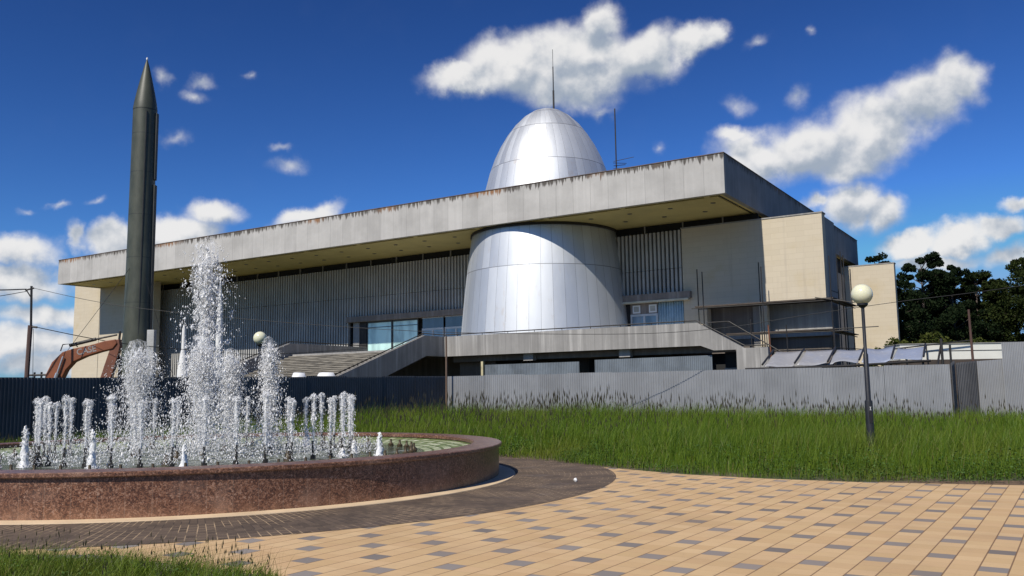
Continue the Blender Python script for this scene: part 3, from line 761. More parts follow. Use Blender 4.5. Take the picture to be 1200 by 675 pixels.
def deckv(u0, u1, v0, v1, z):
    d = MB()
    for k in range(3):
        a = u0 + (u1 - u0) * k / 3; d.box(a + .01, a + (u1 - u0) / 3 - .01, v0 + random.uniform(-.2, .1), v1 + random.uniform(-.1, .2), z, z + .05)
    d.build('deck', dkm, SC)
deckv(4.85, 5.7, 7.4, 13.4, 7.95); deckv(4.85, 5.7, 7.4, 13.4, 5.7)
for (p_, q_) in [((-5.2, 6.4, 7.93), (6.2, 6.4, 7.88)), ((-5.0, 7.3, 7.93), (5.9, 7.3, 7.90)), ((-2.9, 6.4, 5.70), (6.6, 6.4, 5.66)), ((5.4, 6.0, 7.9), (5.4, 14.0, 7.86)), ((5.4, 6.0, 5.66), (5.4, 14.2, 5.6)),
                 ((4.2, 5.2, 5.72), (8.6, 5.0, 5.75)), ((5.2, 6.2, 4.5), (7.2, 8.5, 4.35)), ((5.3, 6.4, 8.6), (5.35, 8.6, 8.6)), ((4.2, 6.3, 8.15), (6.9, 6.3, 7.6))]:
    tube('ledger', steel_m, SC, [p_, q_], .035)

# ------------------------------------------------------------------ low lean-to with loose sheets behind the grey fence
CN = thing('lean_to_shed', 'sagging lean-to roof of blue-grey sheets on dark posts behind the fence', 'shed', (11.57, 41, 0))
def m_sheet(g, b):
    c = objco(g); q = g.sep(c)
    n = g.noise(c, .8, 5, .6); n2 = g.noise(c, 5, 4, .6)
    f = g.math('ADD', g.math('MULTIPLY', q[0], .11), g.math('MULTIPLY', g.math('SUBTRACT', n, .5), .9))
    cc = g.mix(g.step(f, .2, .8), (.33, .33, .34), (.28, .32, .42)); cc = g.mix(g.math('MULTIPLY', g.step(n2, .5, .8), .4), cc, (.55, .56, .60))
    g.put(b.inputs['Base Color'], cc); g.put(b.inputs['Normal'], g.bump(n2, .3, .03))
sheet_m = mat('loose_sheet', rough=.45, metal=.15, fn=m_sheet)
FL, FRr, BL, BRr = Vector((0, 0, 2.65)), Vector((7.5, 0, 2.92)), Vector((1.2, 2, 3.42)), Vector((8.65, 2, 3.60))
for k in range(5):
    a0, a1 = k / 5 + .012, (k + 1) / 5 - .004
    vs, fs = [], []; NU, NV = 14, 6
    for j in range(NV + 1):
        for i in range(NU + 1):
            s_ = a0 + (a1 - a0) * i / NU; t_ = j / NV
            p_ = FL.lerp(FRr, s_).lerp(BL.lerp(BRr, s_), t_)
            dz = .09 * mnoise.noise(Vector((s_ * 9, t_ * 2.5, k * 3))) + (.10 * math.sin(s_ * 16) * (1 - t_) if s_ > .45 else 0) - .10 * math.sin(math.pi * i / NU) * .6
            vs.append((p_.x, p_.y - .12 * (k % 2) * (1 - t_), p_.z + dz + .012 * (k % 2)))
    for j in range(NV):
        for i in range(NU):
            q = j * (NU + 1) + i; fs.append((q, q + 1, q + NU + 2, q + NU + 1))
    s_ = MB().add(vs, fs).build('roof_sheet', sheet_m, CN, smooth='all'); md = s_.modifiers.new('t', 'SOLIDIFY'); md.thickness = .02
for s_ in (.0, .20, .405, .60, .80, 1.0):
    a, b_ = FL.lerp(FRr, s_), BL.lerp(BRr, s_)
    tube('rafter', steel_m, CN, [a + Vector((0, -.1, .10)), b_ + Vector((0, .1, .10))], .05)
    tube('post', steel_m, CN, [(a.x, 0, 0), (a.x, 0, a.z - .05)], .05)
tube('edge_beam', steel_m, CN, [FL + Vector((-.8, -.1, -.10)), FL.lerp(FRr, .5) + Vector((0, -.1, -.16)), FRr + Vector((.3, -.1, -.10))], .065)
tube('post', steel_m, CN, [(8.9, 1, 0), (8.9, 1, 3.9)], .06); tube('post', steel_m, CN, [(9.4, 1.2, 0), (9.4, 1.2, 3.6)], .05)
tube('brace', steel_m, CN, [(8.3, .3, 2.6), (9.2, 1.6, 3.75)], .05)

# ------------------------------------------------------------------ white cabin beyond the fence
CB = thing('site_cabin', 'long white panelled site cabin with dark lower wall beyond the fence', 'cabin', (24.2, 55, 0), R(-2))
MB().box(0, 6.9, 0, 2.5, 2.0, 4.26).build('body', varied('cabin_white', (.68, .67, .60), .6, .06, 1, 20, .05), CB)
MB().box(-.1, 7.0, -.06, 2.5, .2, 3.30).build('lower_wall', varied('cabin_brown', (.06, .045, .035), .8, .3), CB)
MB().box(0, 6.9, -.02, -.002, 3.82, 3.86).build('panel_joint', gap_m, CB)
MB().box(-.05, 6.95, -.05, 2.55, 4.262, 4.32).build('roof', varied('cabin_roof', (.25, .24, .22), .7), CB)
rl = MB(); rl.tube([(-.9, -.3, 3.95), (4.2, -.3, 4.45)], .04); rl.tube([(.2, -.3, 3.3), (.2, -.3, 4.05)], .04); rl.tube([(1.5, -.3, 3.3), (1.5, -.3, 4.15)], .04); rl.build('guard_rail', steel_m, CB)

# ------------------------------------------------------------------ rocket
RK = thing('rocket', 'tall dark green rocket with pointed nose standing upright left of the museum', 'rocket', (-21.42, 50, 0))
def m_rocket(g, b):
    c = objco(g); q = g.sep(c)
    n1 = g.noise(g.mapv(c, (1, 1, .4)), 1.5, 6, .65); n2 = g.noise(c, 18, 4, .6)
    cc = g.mix(g.step(n1, .3, .7), (.038, .044, .030), (.075, .080, .056))
    ch = g.step(g.noise(g.mapv(c, (2, 2, 1)), 3.2, 6, .75), .66, .72)
    cc = g.mix(g.math('MULTIPLY', ch, .55), cc, (.20, .16, .12))
    z = None
    for zz in (4.2, 7.0, 9.6, 12.1, 14.6, 16.9, 18.35):
        d = g.math('LESS_THAN', g.math('ABSOLUTE', g.math('SUBTRACT', q[2], zz)), .022); z = d if z is None else g.math('MAXIMUM', z, d)
    cc = g.mix(g.math('MULTIPLY', z, .7), cc, (.02, .022, .018))
    g.put(b.inputs['Base Color'], cc); g.put(b.inputs['Normal'], g.bump(g.math('ADD', n2, g.math('MULTIPLY', n1, 2)), .12, .02))
rocket_m = mat('rocket_green_paint', rough=.5, fn=m_rocket)
body = MB(); body.lathe([(.60, .9), (.80, .9), (.82, 1.6), (.80, 3.2), (.745, 6), (.72, 9), (.70, 12), (.675, 16), (.665, 18.38)], (0, 0), 48); body.build('body', rocket_m, RK, smooth='all')
nose = MB(); nose.lathe([(.675, 18.39), (.675, 18.45), (.62, 18.85), (.50, 19.5), (.33, 20.3), (.17, 21.0), (.06, 21.4), (.035, 21.45), (.03, 21.62), (0, 21.66)], (0, 0), 40); nose.build('nose_cone', rocket_m, RK, smooth='all')
MB().lathe([(.0, 21.44), (.05, 21.46), (.05, 21.60), (0, 21.66)], (0, 0), 12).build('nose_tip', white_m, RK, smooth='all')
dct = MB(); dct.box(.58, .80, -.16, .16, 4.5, 13.9); dct.box(.56, .775, -.14, .14, 14.2, 18.2); dct.box(.60, .86, -.18, .18, 1.8, 4.48)
dct.build('cable_duct', varied('dark_duct', (.03, .032, .028), .6, .3), RK, bevel=.03)
d2 = MB(); d2.tube([(.34, -.64, 4), (.33, -.60, 18.2)], .045, 6); d2.build('conduit', varied('dark_conduit', (.035, .035, .03), .5), RK)
bs = MB(); bs.lathe([(0, .9), (1.05, .9), (1.25, .45), (1.25, 0), (0, 0)], (0, 0), 32); bs.build('launch_ring', steel_m, RK)
for a in range(4):
    t = math.pi / 4 + a * math.pi / 2
    f_ = MB(); f_.prism([(.74, 3.6), (1.45, 1.2), (1.45, .95), (.74, .95)], 'y', -.05, .05)
    fo = f_.build('fin', rocket_m, RK); fo.rotation_euler = (0, 0, t)
for (px_, py_) in ((-4.6, -4.5), (-2.6, 2.5), (3.2, -.5)):
    tube('guy_wire', steel_m, RK, [(-.1 if px_ < 0 else .3, -.5, 9.3 if px_ != -2.6 else 9.1), (px_, py_, 0)], .013, 5)
eb = MB().box(-.20, .20, -.18, .18, 0, 5.4)
tag(eb.build('equipment_column', varied('pale_column', (.42, .42, .40), .7), loc=(-20.25, 49.2, 0), bevel=.02), 'pale grey boxy column at the foot of the green rocket', 'column')

def small_rocket(x, y, prof, label):
    t = thing('model_rocket', label, 'rocket', (x, y, 0))
    hz = prof[-1][1]
    cut = [p_ for p_ in prof if p_[1] <= hz * .72] ; top = [p_ for p_ in prof if p_[1] >= cut[-1][1]]
    MB().lathe(cut, (0, 0), 24).build('body', white_m, t, smooth='all')
    MB().lathe([(r * 1.004, z) for r, z in top], (0, 0), 24).build('nose', white_m, t, smooth='all')
    for a in range(4):
        f_ = MB(); f_.prism([(.2, 1.9), (.62, .5), (.62, .25), (.2, .25)], 'y', -.03, .03); fo = f_.build('fin', white_m, t); fo.rotation_euler = (0, 0, a * math.pi / 2 + .4)
    MB().lathe([(0, .25), (.5, .25), (.5, 0), (0, 0)], (0, 0), 20).build('stand', gap_m, t)
small_rocket(-20.62, 55, [(.30, .25), (.34, 1.2), (.36, 2.6), (.33, 3.3), (.22, 4.1), (.13, 4.6), (.115, 5.6), (.10, 5.9), (.04, 6.1), (0, 6.2)], 'white bottle-shaped rocket model just right of the green rocket')
small_rocket(-19.4, 58, [(.22, .25), (.24, 3), (.22, 5.5), (.17, 7.5), (.12, 8.3), (.05, 9.2), (.02, 9.5), (0, 9.6)], 'slim pale rocket model behind the central fountain jet')

# ------------------------------------------------------------------ excavator behind the dark fence
EX = thing('excavator', 'orange excavator with raised boom and folded arm behind the dark fence', 'excavator', (-22.9, 44, 0))
orange_m = varied('orange_paint', (.22, .068, .025), .5, .25, 1.2, 25, .1, dirt=(.12, .06, .035))
dkor = varied('dirty_orange', (.16, .055, .028), .65, .3, dirt=(.06, .04, .03))
def P(x, z): return (x + 22.9, z)
bm_ = MB(); bm_.prism([P(-23.3, 1.9), P(-23.25, 2.8), P(-22.95, 3.45), P(-22.45, 3.95), P(-21.9, 4.12), P(-21.1, 4.27), P(-20.35, 4.48), P(-19.85, 4.55), P(-19.75, 4.35), P(-19.95, 4.08), P(-20.6, 3.93), P(-21.3, 3.72), P(-21.9, 3.45), P(-22.25, 3.05), P(-22.45, 2.6), P(-22.8, 1.8)], 'y', -.22, .22)
boom = bm_.build('boom', orange_m, EX, bevel=.03)
ar = MB(); ar.prism([P(-19.95, 4.5), P(-19.68, 4.55), P(-19.62, 4.2), P(-19.8, 3.4), P(-20.05, 2.5), P(-20.2, 1.6), P(-20.65, 1.6), P(-20.55, 2.6), P(-20.35, 3.3), P(-20.15, 3.95)], 'y', -.16, .16); arm = ar.build('arm', dkor, EX, bevel=.02)
cy_ = MB(); cy_.tube([(P(-22.2, 0)[0], 0, 4.28), (P(-20.9, 0)[0], 0, 4.58)], .085); cy_.tube([(P(-20.9, 0)[0], 0, 4.58), (P(-19.85, 0)[0], 0, 4.78)], .045); cy_.build('arm_cylinder', steel_m, EX)
lk = MB(); lk.tube([(P(-22.55, 0)[0], -.2, 4.0), (P(-22.45, 0)[0], -.2, 4.32), (P(-21.9, 0)[0], -.2, 4.36), (P(-21.7, 0)[0], -.2, 4.2)], .03, 5); lk.tube([(P(-19.75, 0)[0], 0, 4.3), (P(-19.70, 0)[0], 0, 4.95)], .06); lk.build('hose', steel_m, EX)
cy2 = MB(); cy2.tube([(P(-22.35, 0)[0], -.32, 3.72), (P(-22.6, 0)[0], -.32, 2.9)], .04); cy2.tube([(P(-22.6, 0)[0], -.32, 2.9), (P(-22.9, 0)[0], -.32, 1.9)], .085); cy2.build('boom_cylinder', varied('cylinder_chrome', (.6, .6, .6), .3, .1, metal=.6), EX)
cy3 = MB(); cy3.tube([(P(-19.68, 0)[0], .1, 3.7), (P(-19.72, 0)[0], .1, 2.4)], .08); cy3.build('bucket_cylinder', steel_m, EX)
bk = MB(); bk.prism([P(-20.7, 1.6), P(-19.9, 1.6), P(-19.3, 1.1), P(-19.6, .5), P(-20.6, .4), P(-20.9, .9)], 'y', -.5, .5); bk.build('bucket', dkor, EX)
hb = MB(); hb.prism([P(-26.2, 1.1), P(-23.0, 1.1), P(-23.0, 1.9), P(-26.2, 2.2)], 'y', -1.2, 1.2); hb.build('engine_body', orange_m, EX, bevel=.08)
cb_ = MB(); cb_.prism([P(-24.4, 1.9), P(-23.2, 1.9), P(-23.35, 2.62), P(-24.3, 2.7)], 'y', -1.15, -.1); cb_.build('cab', dark_glass, EX, bevel=.05)
ex_ = MB(); ex_.tube([(P(-23.95, 0)[0], .1, 2.0), (P(-23.95, 0)[0], .1, 2.97)], .05); ex_.tube([(P(-23.6, 0)[0], .1, 2.0), (P(-23.6, 0)[0], .1, 2.98)], .05); ex_.tube([(P(-24.4, 0)[0], .1, 2.82), (P(-23.2, 0)[0], .1, 2.84)], .05); ex_.build('exhaust', steel_m, EX)
for yy in (-1.2, .7):
    tr = MB(); tr.prism([P(-26.0, 0.1), P(-22.6, .1), P(-22.2, .45), P(-22.5, .85), P(-26.1, .85), P(-26.4, .45)], 'y', yy, yy + .5); tr.build('track', steel_m, EX, bevel=.06)
def lettering(text, size, m_, parent, loc, rot, extrude=.004, name='lettering'):
    cu_ = bpy.data.curves.new(name, 'FONT'); cu_.body = text; cu_.size = size; cu_.extrude = extrude; cu_.offset = size * .02
    cu_.align_x = 'CENTER'; cu_.align_y = 'CENTER'
    tmp = bpy.data.objects.new(name, cu_); scene.collection.objects.link(tmp)
    bpy.context.view_layer.update()
    me = bpy.data.meshes.new_from_object(tmp.evaluated_get(bpy.context.evaluated_depsgraph_get()))
    bpy.data.objects.remove(tmp); me.name = name
    me.materials.clear(); me.materials.append(m_)
    o_ = bpy.data.objects.new(name, me); scene.collection.objects.link(o_); o_.parent = parent; o_.location = loc; o_.rotation_euler = rot
    return o_
lettering('CASE', .42, varied('grey_lettering', (.26, .24, .23), .6), boom, (P(-21.25, 0)[0], -.226, 4.0), (R(90), R(-12), 0))

# white covered pile above the fence
for (x, y, w_, h_, lab) in ((-12.15, 50, 1.1, 2.92, 'left of two white sheets peeking over the dark fence'), (-10.6, 50, 1.5, 2.90, 'right of two white sheets peeking over the dark fence')):
    vs, fs = [], []; N_u = 16
    for j in range(9):
        for i in range(N_u):
            t = 2 * math.pi * i / N_u; f_ = j / 8; rr_ = math.cos(f_ * 1.45) ** .35
            vs.append((w_ / 2 * rr_ * math.cos(t) * 1.15, .8 * rr_ * math.sin(t), h_ * (f_ ** .8) + .05 * mnoise.noise(Vector((i, j, x)))))
    for j in range(8):
        for i in range(N_u): fs.append((j * N_u + i, j * N_u + (i + 1) % N_u, (j + 1) * N_u + (i + 1) % N_u, (j + 1) * N_u + i))
    fs.append(tuple(8 * N_u + i for i in range(N_u)))
    tag(MB().add(vs, fs).build('covered_stack', varied('white_tarpaulin', (.78, .79, .80), .5, .05), smooth='all', loc=(x, y, 0)), lab, 'tarpaulin', 'white covered stacks behind the fence')

# ------------------------------------------------------------------ power line
PL = thing('utility_pole', 'thin dark utility pole with cable bracket at the far left', 'pole', (-23.15, 42, 0))
tube('lower_pole', varied('tarred_wood', (.10, .06, .05), .85, .3, stretch=(1, 1, .2)), PL, [(-.08, 0, 0), (.02, 0, 5.15)], .11, 8)
tube('upper_pole', steel_m, PL, [(.06, 0, 4.95), (-.02, 0, 7.05)], .055, 8)
brk = MB(); brk.tube([(-.3, 0, 6.85), (.1, 0, 6.95)], .04); brk.tube([(-.02, 0, 6.5), (-.25, 0, 6.85)], .03); brk.tube([(0, 0, 5.1), (.35, 0, 5.05)], .05); brk.build('bracket', steel_m, PL)
tube('stay', steel_m, PL, [(.12, .1, 5.0), (.2, .3, 0)], .012, 4)
def cable(pts, r, label):
    P3 = [Vector(q) for q in pts]; out = []
    for i in range(len(P3) - 1):
        p0 = P3[max(i - 1, 0)]; p1 = P3[i]; p2 = P3[i + 1]; p3 = P3[min(i + 2, len(P3) - 1)]
        for k in range(8):
            t = k / 8
            out.append(.5 * ((2 * p1) + (-p0 + p2) * t + (2 * p0 - 5 * p1 + 4 * p2 - p3) * t * t + (-p0 + 3 * p1 - 3 * p2 + p3) * t ** 3))
    out.append(P3[-1])
    c0 = out[0].copy()
    tag(MB().tube([q - c0 for q in out], r, 5).build('power_cable', varied('cable_black', (.025, .025, .025), .6), loc=c0), label, 'cable')
cable([(-23.2, 42, 6.98), (-18.44, 41, 5.94), (-11.72, 40, 5.08), (-4.96, 39, 4.44), (-.03, 38, 4.16), (5.37, 37, 4.01), (8.86, 36.5, 4.18), (11.91, 36, 4.59), (15.58, 35.5, 5.05), (20.54, 35, 5.6), (30, 34, 7.0)], .012, 'upper thin cable sagging across the whole museum front')
cable([(-22.95, 42, 5.08), (-20.16, 45, 4.43), (-17.04, 50, 4.18), (-15.0, 55, 4.23), (-11.62, 70, 5.31)], .02, 'lower cable from the pole passing behind the green rocket')
cable([(-23.4, 42, 6.9), (-25.5, 40.5, 6.75), (-31, 37, 6.9)], .03, 'thick upper cable leaving the pole to the left edge')
cable([(-23.35, 42, 6.8), (-25.5, 40.2, 6.2), (-31, 36.6, 5.6)], .016, 'thin drooping cable leaving the pole to the left edge')

# ------------------------------------------------------------------ street lamps
def m_globe(g, b):
    b.inputs['Base Color'].default_value = (.70, .69, .47, 1); b.inputs['Roughness'].default_value = .16
    b.inputs['Subsurface Weight'].default_value = .25; b.inputs['Subsurface Radius'].default_value = (.2, .2, .12)
    g.put(b.inputs['Base Color'], g.mix(g.math('MULTIPLY', g.step(g.noise(objco(g), 4, 5, .7), .5, .8), .3), (.70, .69, .50), (.45, .42, .28)))
globe_m = mat('opal_globe', fn=m_globe)
pole_m = varied('black_pole_paint', (.018, .018, .02), .45, .3, 3, 40, .1)
def lamp(x, y, label):
    t = thing('street_lamp', label, 'lamp', (x, y, 0), 0, 'globe lamps round the fountain')
    gl = [(0, 3.885)] + [(.228 * math.sin(a), 3.657 + .228 * math.cos(a)) for a in np.linspace(.12, 2.72, 26)]
    MB().lathe(gl, (0, 0), 40).build('globe', globe_m, t, smooth='all')
    c_ = MB(); c_.lathe([(0, 3.36), (.05, 3.36), (.115, 3.42), (.115, 3.455), (0, 3.455)], (0, 0), 20); c_.build('collar', pole_m, t, smooth=True)
    p_ = MB(); p_.lathe([(.036, 3.38), (.036, 2.36), (.052, 2.33), (.054, 1.36), (.060, 1.34), (0.06, 1.2)], (0, 0), 16); p_.build('pole', pole_m, t, smooth=True)
    b_ = MB(); b_.lathe([(.0, 1.33), (.078, 1.33), (.082, 1.30), (.082, .06), (.13, .05), (.13, 0), (0, 0)], (0, 0), 16); b_.build('base', pole_m, t, smooth=True)
    h_ = MB(); h_.box(-.035, .035, -.088, -.08, .85, 1.1); h_.build('hatch', steel_m, t)
    for dx in (-.012, .012): tube('scratch_mark', white_m, t, [(dx, -.085, 1.12), (-dx, -.085, 1.2)], .004, 4)
lamp(7.73, 19.3, 'black street lamp with cream globe standing in the tall grass at right')
lamp(-8.93, 31.0, 'black street lamp with cream globe behind the fountain jets')

# litter
lt = MB(); vs = []
bmx = bmesh.new(); bmesh.ops.create_icosphere(bmx, subdivisions=2, radius=.035)
for v in bmx.verts: v.co *= 1 + .35 * mnoise.noise(v.co * 40)
lt.add([v.co + Vector((0, 0, .035)) for v in bmx.verts], [[v.index for v in f.verts] for f in bmx.faces]); bmx.free()
tag(lt.build('paper_ball', white_m, loc=(1.09, 16.03, .006)), 'tiny crumpled white paper lying on the dark ring path', 'litter')

# ------------------------------------------------------------------ fountain
FT = thing('fountain', 'round fountain basin of polished red granite with wide flat rim', 'fountain', (FX, FY, 0))
def m_granite(g, b):
    c = objco(g); q = g.sep(c)
    a = g.math('MULTIPLY', g.math('ADD', g.math('DIVIDE', g.math('ARCTAN2', q[1], q[0]), 2 * math.pi), .5), 108)
    fi = g.math('FLOOR', a); ff = g.math('FRACT', a)
    wn = g.new('ShaderNodeTexWhiteNoise', noise_dimensions='1D'); g.put(wn.inputs['W'], fi)
    vo = g.new('ShaderNodeTexVoronoi'); g.put(vo.inputs['Vector'], c); vo.inputs['Scale'].default_value = 75
    sp_ = g.sep(vo.outputs['Color'])
    vo2 = g.new('ShaderNodeTexVoronoi'); g.put(vo2.inputs['Vector'], c); vo2.inputs['Scale'].default_value = 26
    s2 = g.sep(vo2.outputs['Color'])
    n = g.noise(c, 1.1, 5, .6)
    cc = g.ramp(g.math('ADD', g.math('MULTIPLY', sp_[0], .65), g.math('MULTIPLY', s2[0], .35)), [(0, (.022, .012, .010)), (.34, (.070, .030, .018)), (.55, (.16, .070, .038)), (.78, (.27, .14, .085)), (1, (.36, .25, .19))])
    cc = g.mix(g.math('MULTIPLY', wn.outputs['Value'], .35), cc, (.11, .055, .04))
    cc = g.mix(g.math('MULTIPLY', g.step(n, .5, .75), .35), cc, (.36, .25, .19))
    low = g.math('MULTIPLY', g.step(q[2], .30, 0.0), g.step(g.noise(g.mapv(c, (3, 3, 1)), 1.5, 4, .6), .35, .65))
    cc = g.mix(g.math('MULTIPLY', low, .35), cc, (.40, .22, .13))
    j = g.math('MULTIPLY', g.math('LESS_THAN', g.math('MINIMUM', ff, g.math('SUBTRACT', 1, ff)), .012), g.math('LESS_THAN', q[2], .56))
    cc = g.mix(g.math('MULTIPLY', j, .22), cc, (.40, .31, .24))
    g.put(b.inputs['Base Color'], cc)
    g.put(b.inputs['Roughness'], g.math('ADD', .22, g.math('MULTIPLY', n, .25)))
granite_m = mat('red_granite', fn=m_granite)
MB().lathe([(5.94, 0), (5.94, .562), (5.45, .562), (5.45, .1)], (0, 0), 224).build('basin_wall', granite_m, FT, smooth=True)
MB().lathe([(5.42, .564), (5.985, .564), (6.0, .578), (6.0, .620), (5.985, .634), (5.435, .634), (5.42, .62), (5.42, .564)], (0, 0), 224).build('coping', granite_m, FT, smooth=True)
def m_green_cells(g, b):  # rows of pale and dark green cells round the inner bank
    c = objco(g); q = g.sep(c)
    a = g.math('MULTIPLY', g.math('ARCTAN2', q[1], q[0]), 5.0); r_ = g.math('SQRT', g.math('ADD', g.math('POWER', q[0], 2), g.math('POWER', q[1], 2)))
    br = g.new('ShaderNodeTexBrick'); g.put(br.inputs['Vector'], g.comb(a, r_))
    br.inputs['Scale'].default_value = 1; br.inputs['Brick Width'].default_value = .24; br.inputs['Row Height'].default_value = .20; br.inputs['Mortar Size'].default_value = .045; br.inputs['Mortar Smooth'].default_value = .6
    br.inputs['Color1'].default_value = (.80, .82, .60, 1); br.inputs['Color2'].default_value = (.13, .20, .04, 1); br.inputs['Mortar'].default_value = (.10, .14, .03, 1)
    n = g.noise(c, 3, 4, .6)
    g.put(b.inputs['Base Color'], g.mix(g.math('MULTIPLY', n, .3), br.outputs['Color'], (.24, .30, .10)))
    g.put(b.inputs['Normal'], g.bump(g.math('SUBTRACT', 1, br.outputs['Fac']), .7, .02))
MB().lathe([(5.451, .545), (4.35, .44), (4.33, .2)], (0, 0), 160).build('patterned_bank', mat('green_cells', rough=.3, fn=m_green_cells), FT, smooth=True)
MB().lathe([(5.45, .1), (0, .1)], (0, 0), 96).build('basin_floor', varied('algae_floor', (.06, .07, .03), .8, .3), FT)
def m_water(g, b):
    c = objco(g)
    n = g.noise(g.mapv(c, (1, 1, 1)), 9, 5, .6, .6); n2 = g.noise(c, 1.3, 4, .6)
    q = g.sep(c); rr = g.math('SQRT', g.math('ADD', g.math('POWER', q[0], 2), g.math('POWER', q[1], 2)))
    foam = g.step(g.math('ADD', g.noise(c, 3.0, 7, .72), g.math('MULTIPLY', g.step(rr, 3.7, 2.2), .13)), .50, .68)
    cc = g.mix(n2, (.035, .045, .018), (.075, .085, .035)); cc = g.mix(g.math('MULTIPLY', foam, .55), cc, (.42, .45, .42))
    g.put(b.inputs['Base Color'], cc); g.put(b.inputs['Roughness'], g.math('ADD', .06, g.math('MULTIPLY', foam, .3)))
    b.inputs['IOR'].default_value = 1.33
    g.put(b.inputs['Normal'], g.bump(n, .9, .06))
wt_ = MB(); wt_.lathe([(4.40, .452), (3.2, .452), (2.0, .452), (0.001, .452)], (0, 0), 128)
water = wt_.build('water', mat('basin_water', rough=.08, fn=m_water), smooth='all', loc=(FX, FY, 0)); tag(water, kind='structure')
brass_m = varied('wet_brass', (.07, .05, .025), .5, .4, metal=.2)
pipe_m = varied('wet_pipe', (.05, .045, .04), .4, .3, metal=.4)
for k in range(56):
    a = 2 * math.pi * (k + .5) / 56
    nz = MB(); nz.lathe([(0, .40), (.055, .40), (.065, .49), (.04, .51), (.025, .53), (.022, .60), (0, .60)], (0, 0), 8)
    nz.build('nozzle_cup', brass_m, FT, smooth=True, loc=(4.22 * math.cos(a), 4.22 * math.sin(a), 0))
JR = 2.95; NJ = 36
for k in range(NJ):
    a = 2 * math.pi * k / NJ
    nz = MB(); nz.tube([(0, 0, .3), (.01 * math.sin(k * 3), 0, .78)], .022, 6); nz.lathe([(0, .3), (.05, .3), (.05, .52), (0, .52)], (0, 0), 8)
    nz.build('jet_pipe', pipe_m, FT, loc=(JR * math.cos(a), JR * math.sin(a), 0))
for (x, y) in ((-1.35, 0), (1.35, 0), (0, -1.35), (0, 1.35), (0, 0), (-2.0, -2.4), (.3, -2.6), (2.2, -1.9)):
    nz = MB(); nz.lathe([(0, .3), (.075, .3), (.08, .50), (.055, .54), (.035, .63), (0, .63)], (0, 0), 10); nz.build('plume_nozzle', brass_m, FT, smooth=True, loc=(x, y, 0))

def m_drops(g, b):
    b.inputs['Transmission Weight'].default_value = .12; b.inputs['IOR'].default_value = 1.33
    b.inputs['Base Color'].default_value = (.90, .90, .90, 1); b.inputs['Roughness'].default_value = .3
drops_m = mat('splashing_water', fn=m_drops, spec=.8)
OV = np.array([(1, 0, 0), (-1, 0, 0), (0, 1, 0), (0, -1, 0), (0, 0, 1), (0, 0, -1)], float)
OF = np.array([(0, 2, 4), (2, 1, 4), (1, 3, 4), (3, 0, 4), (2, 0, 5), (1, 2, 5), (3, 1, 5), (0, 3, 5)])
def drops(pos, vel, size, stretch, name, loc, label, group=None, extra=None):
    n = len(pos)
    d = vel / (np.linalg.norm(vel, axis=1, keepdims=True) + 1e-9)
    up = np.where(np.abs(d[:, 2:3]) > .9, np.array([[1., 0, 0]]), np.array([[0, 0, 1.]]))
    a = np.cross(d, up); a /= np.linalg.norm(a, axis=1, keepdims=True); b_ = np.cross(d, a)
    s = size[:, None, None]; st = stretch[:, None, None]
    V = pos[:, None, :] + s * (OV[None, :, 0:1] * a[:, None, :] + OV[None, :, 1:2] * b_[:, None, :] + st * OV[None, :, 2:3] * d[:, None, :])
    F = (OF[None] + 6 * np.arange(n)[:, None, None]).reshape(-1, 3)
    V = V.reshape(-1, 3)
    if extra is not None:
        ev, ef = extra; F = np.vstack([F, np.asarray(ef) + len(V)]); V = np.vstack([V, ev])
    o_ = np_mesh(name, V, F, drops_m, nside=3, smooth=True)
    o_.location = loc
    return tag(o_, label, 'water jet', group)
def ballistic(n, H, spread, z0=.5, wind=.0, core=.5, lump=6, seed=0):
    r_ = np.random.default_rng(seed)
    v0 = math.sqrt(2 * 9.81 * H)
    k = r_.beta(9, 1.6, n) ** .5
    puls = 1 - .10 * r_.random(lump)[r_.integers(0, lump, n)]
    vz = v0 * k * puls
    th = r_.random(n) * 2 * math.pi; vr = np.abs(r_.normal(0, spread, n)) * v0 * .5
    tt = r_.random(n) ** core * (2 * vz / 9.81)
    cl = r_.normal(0, 1, (n, 3)) * .006
    x = np.cos(th) * vr * tt + wind * tt * tt; y = np.sin(th) * vr * tt
    z = z0 + vz * tt - .5 * 9.81 * tt * tt
    ok = z > z0 - .02
    pos = np.stack([x, y, z], 1)[ok] + cl[ok]
    vel = np.stack([np.cos(th) * vr + 2 * wind * tt, np.sin(th) * vr, vz - 9.81 * tt], 1)[ok]
    return pos, vel
def clump(pos, amt, seed):
    """pull droplets towards random centres so that the water breaks into ragged strings and lumps"""
    r_ = np.random.default_rng(seed); c = pos[r_.integers(0, len(pos), max(8, len(pos) // 14))]
    out = pos.copy()
    for i in range(0, len(pos), 2000):
        d = ((pos[i:i + 2000, None, :] - c[None]) ** 2 * np.array([1, 1, .35])).sum(2); j = d.argmin(1)
        out[i:i + 2000] = pos[i:i + 2000] * (1 - amt) + c[j] * amt
    return out
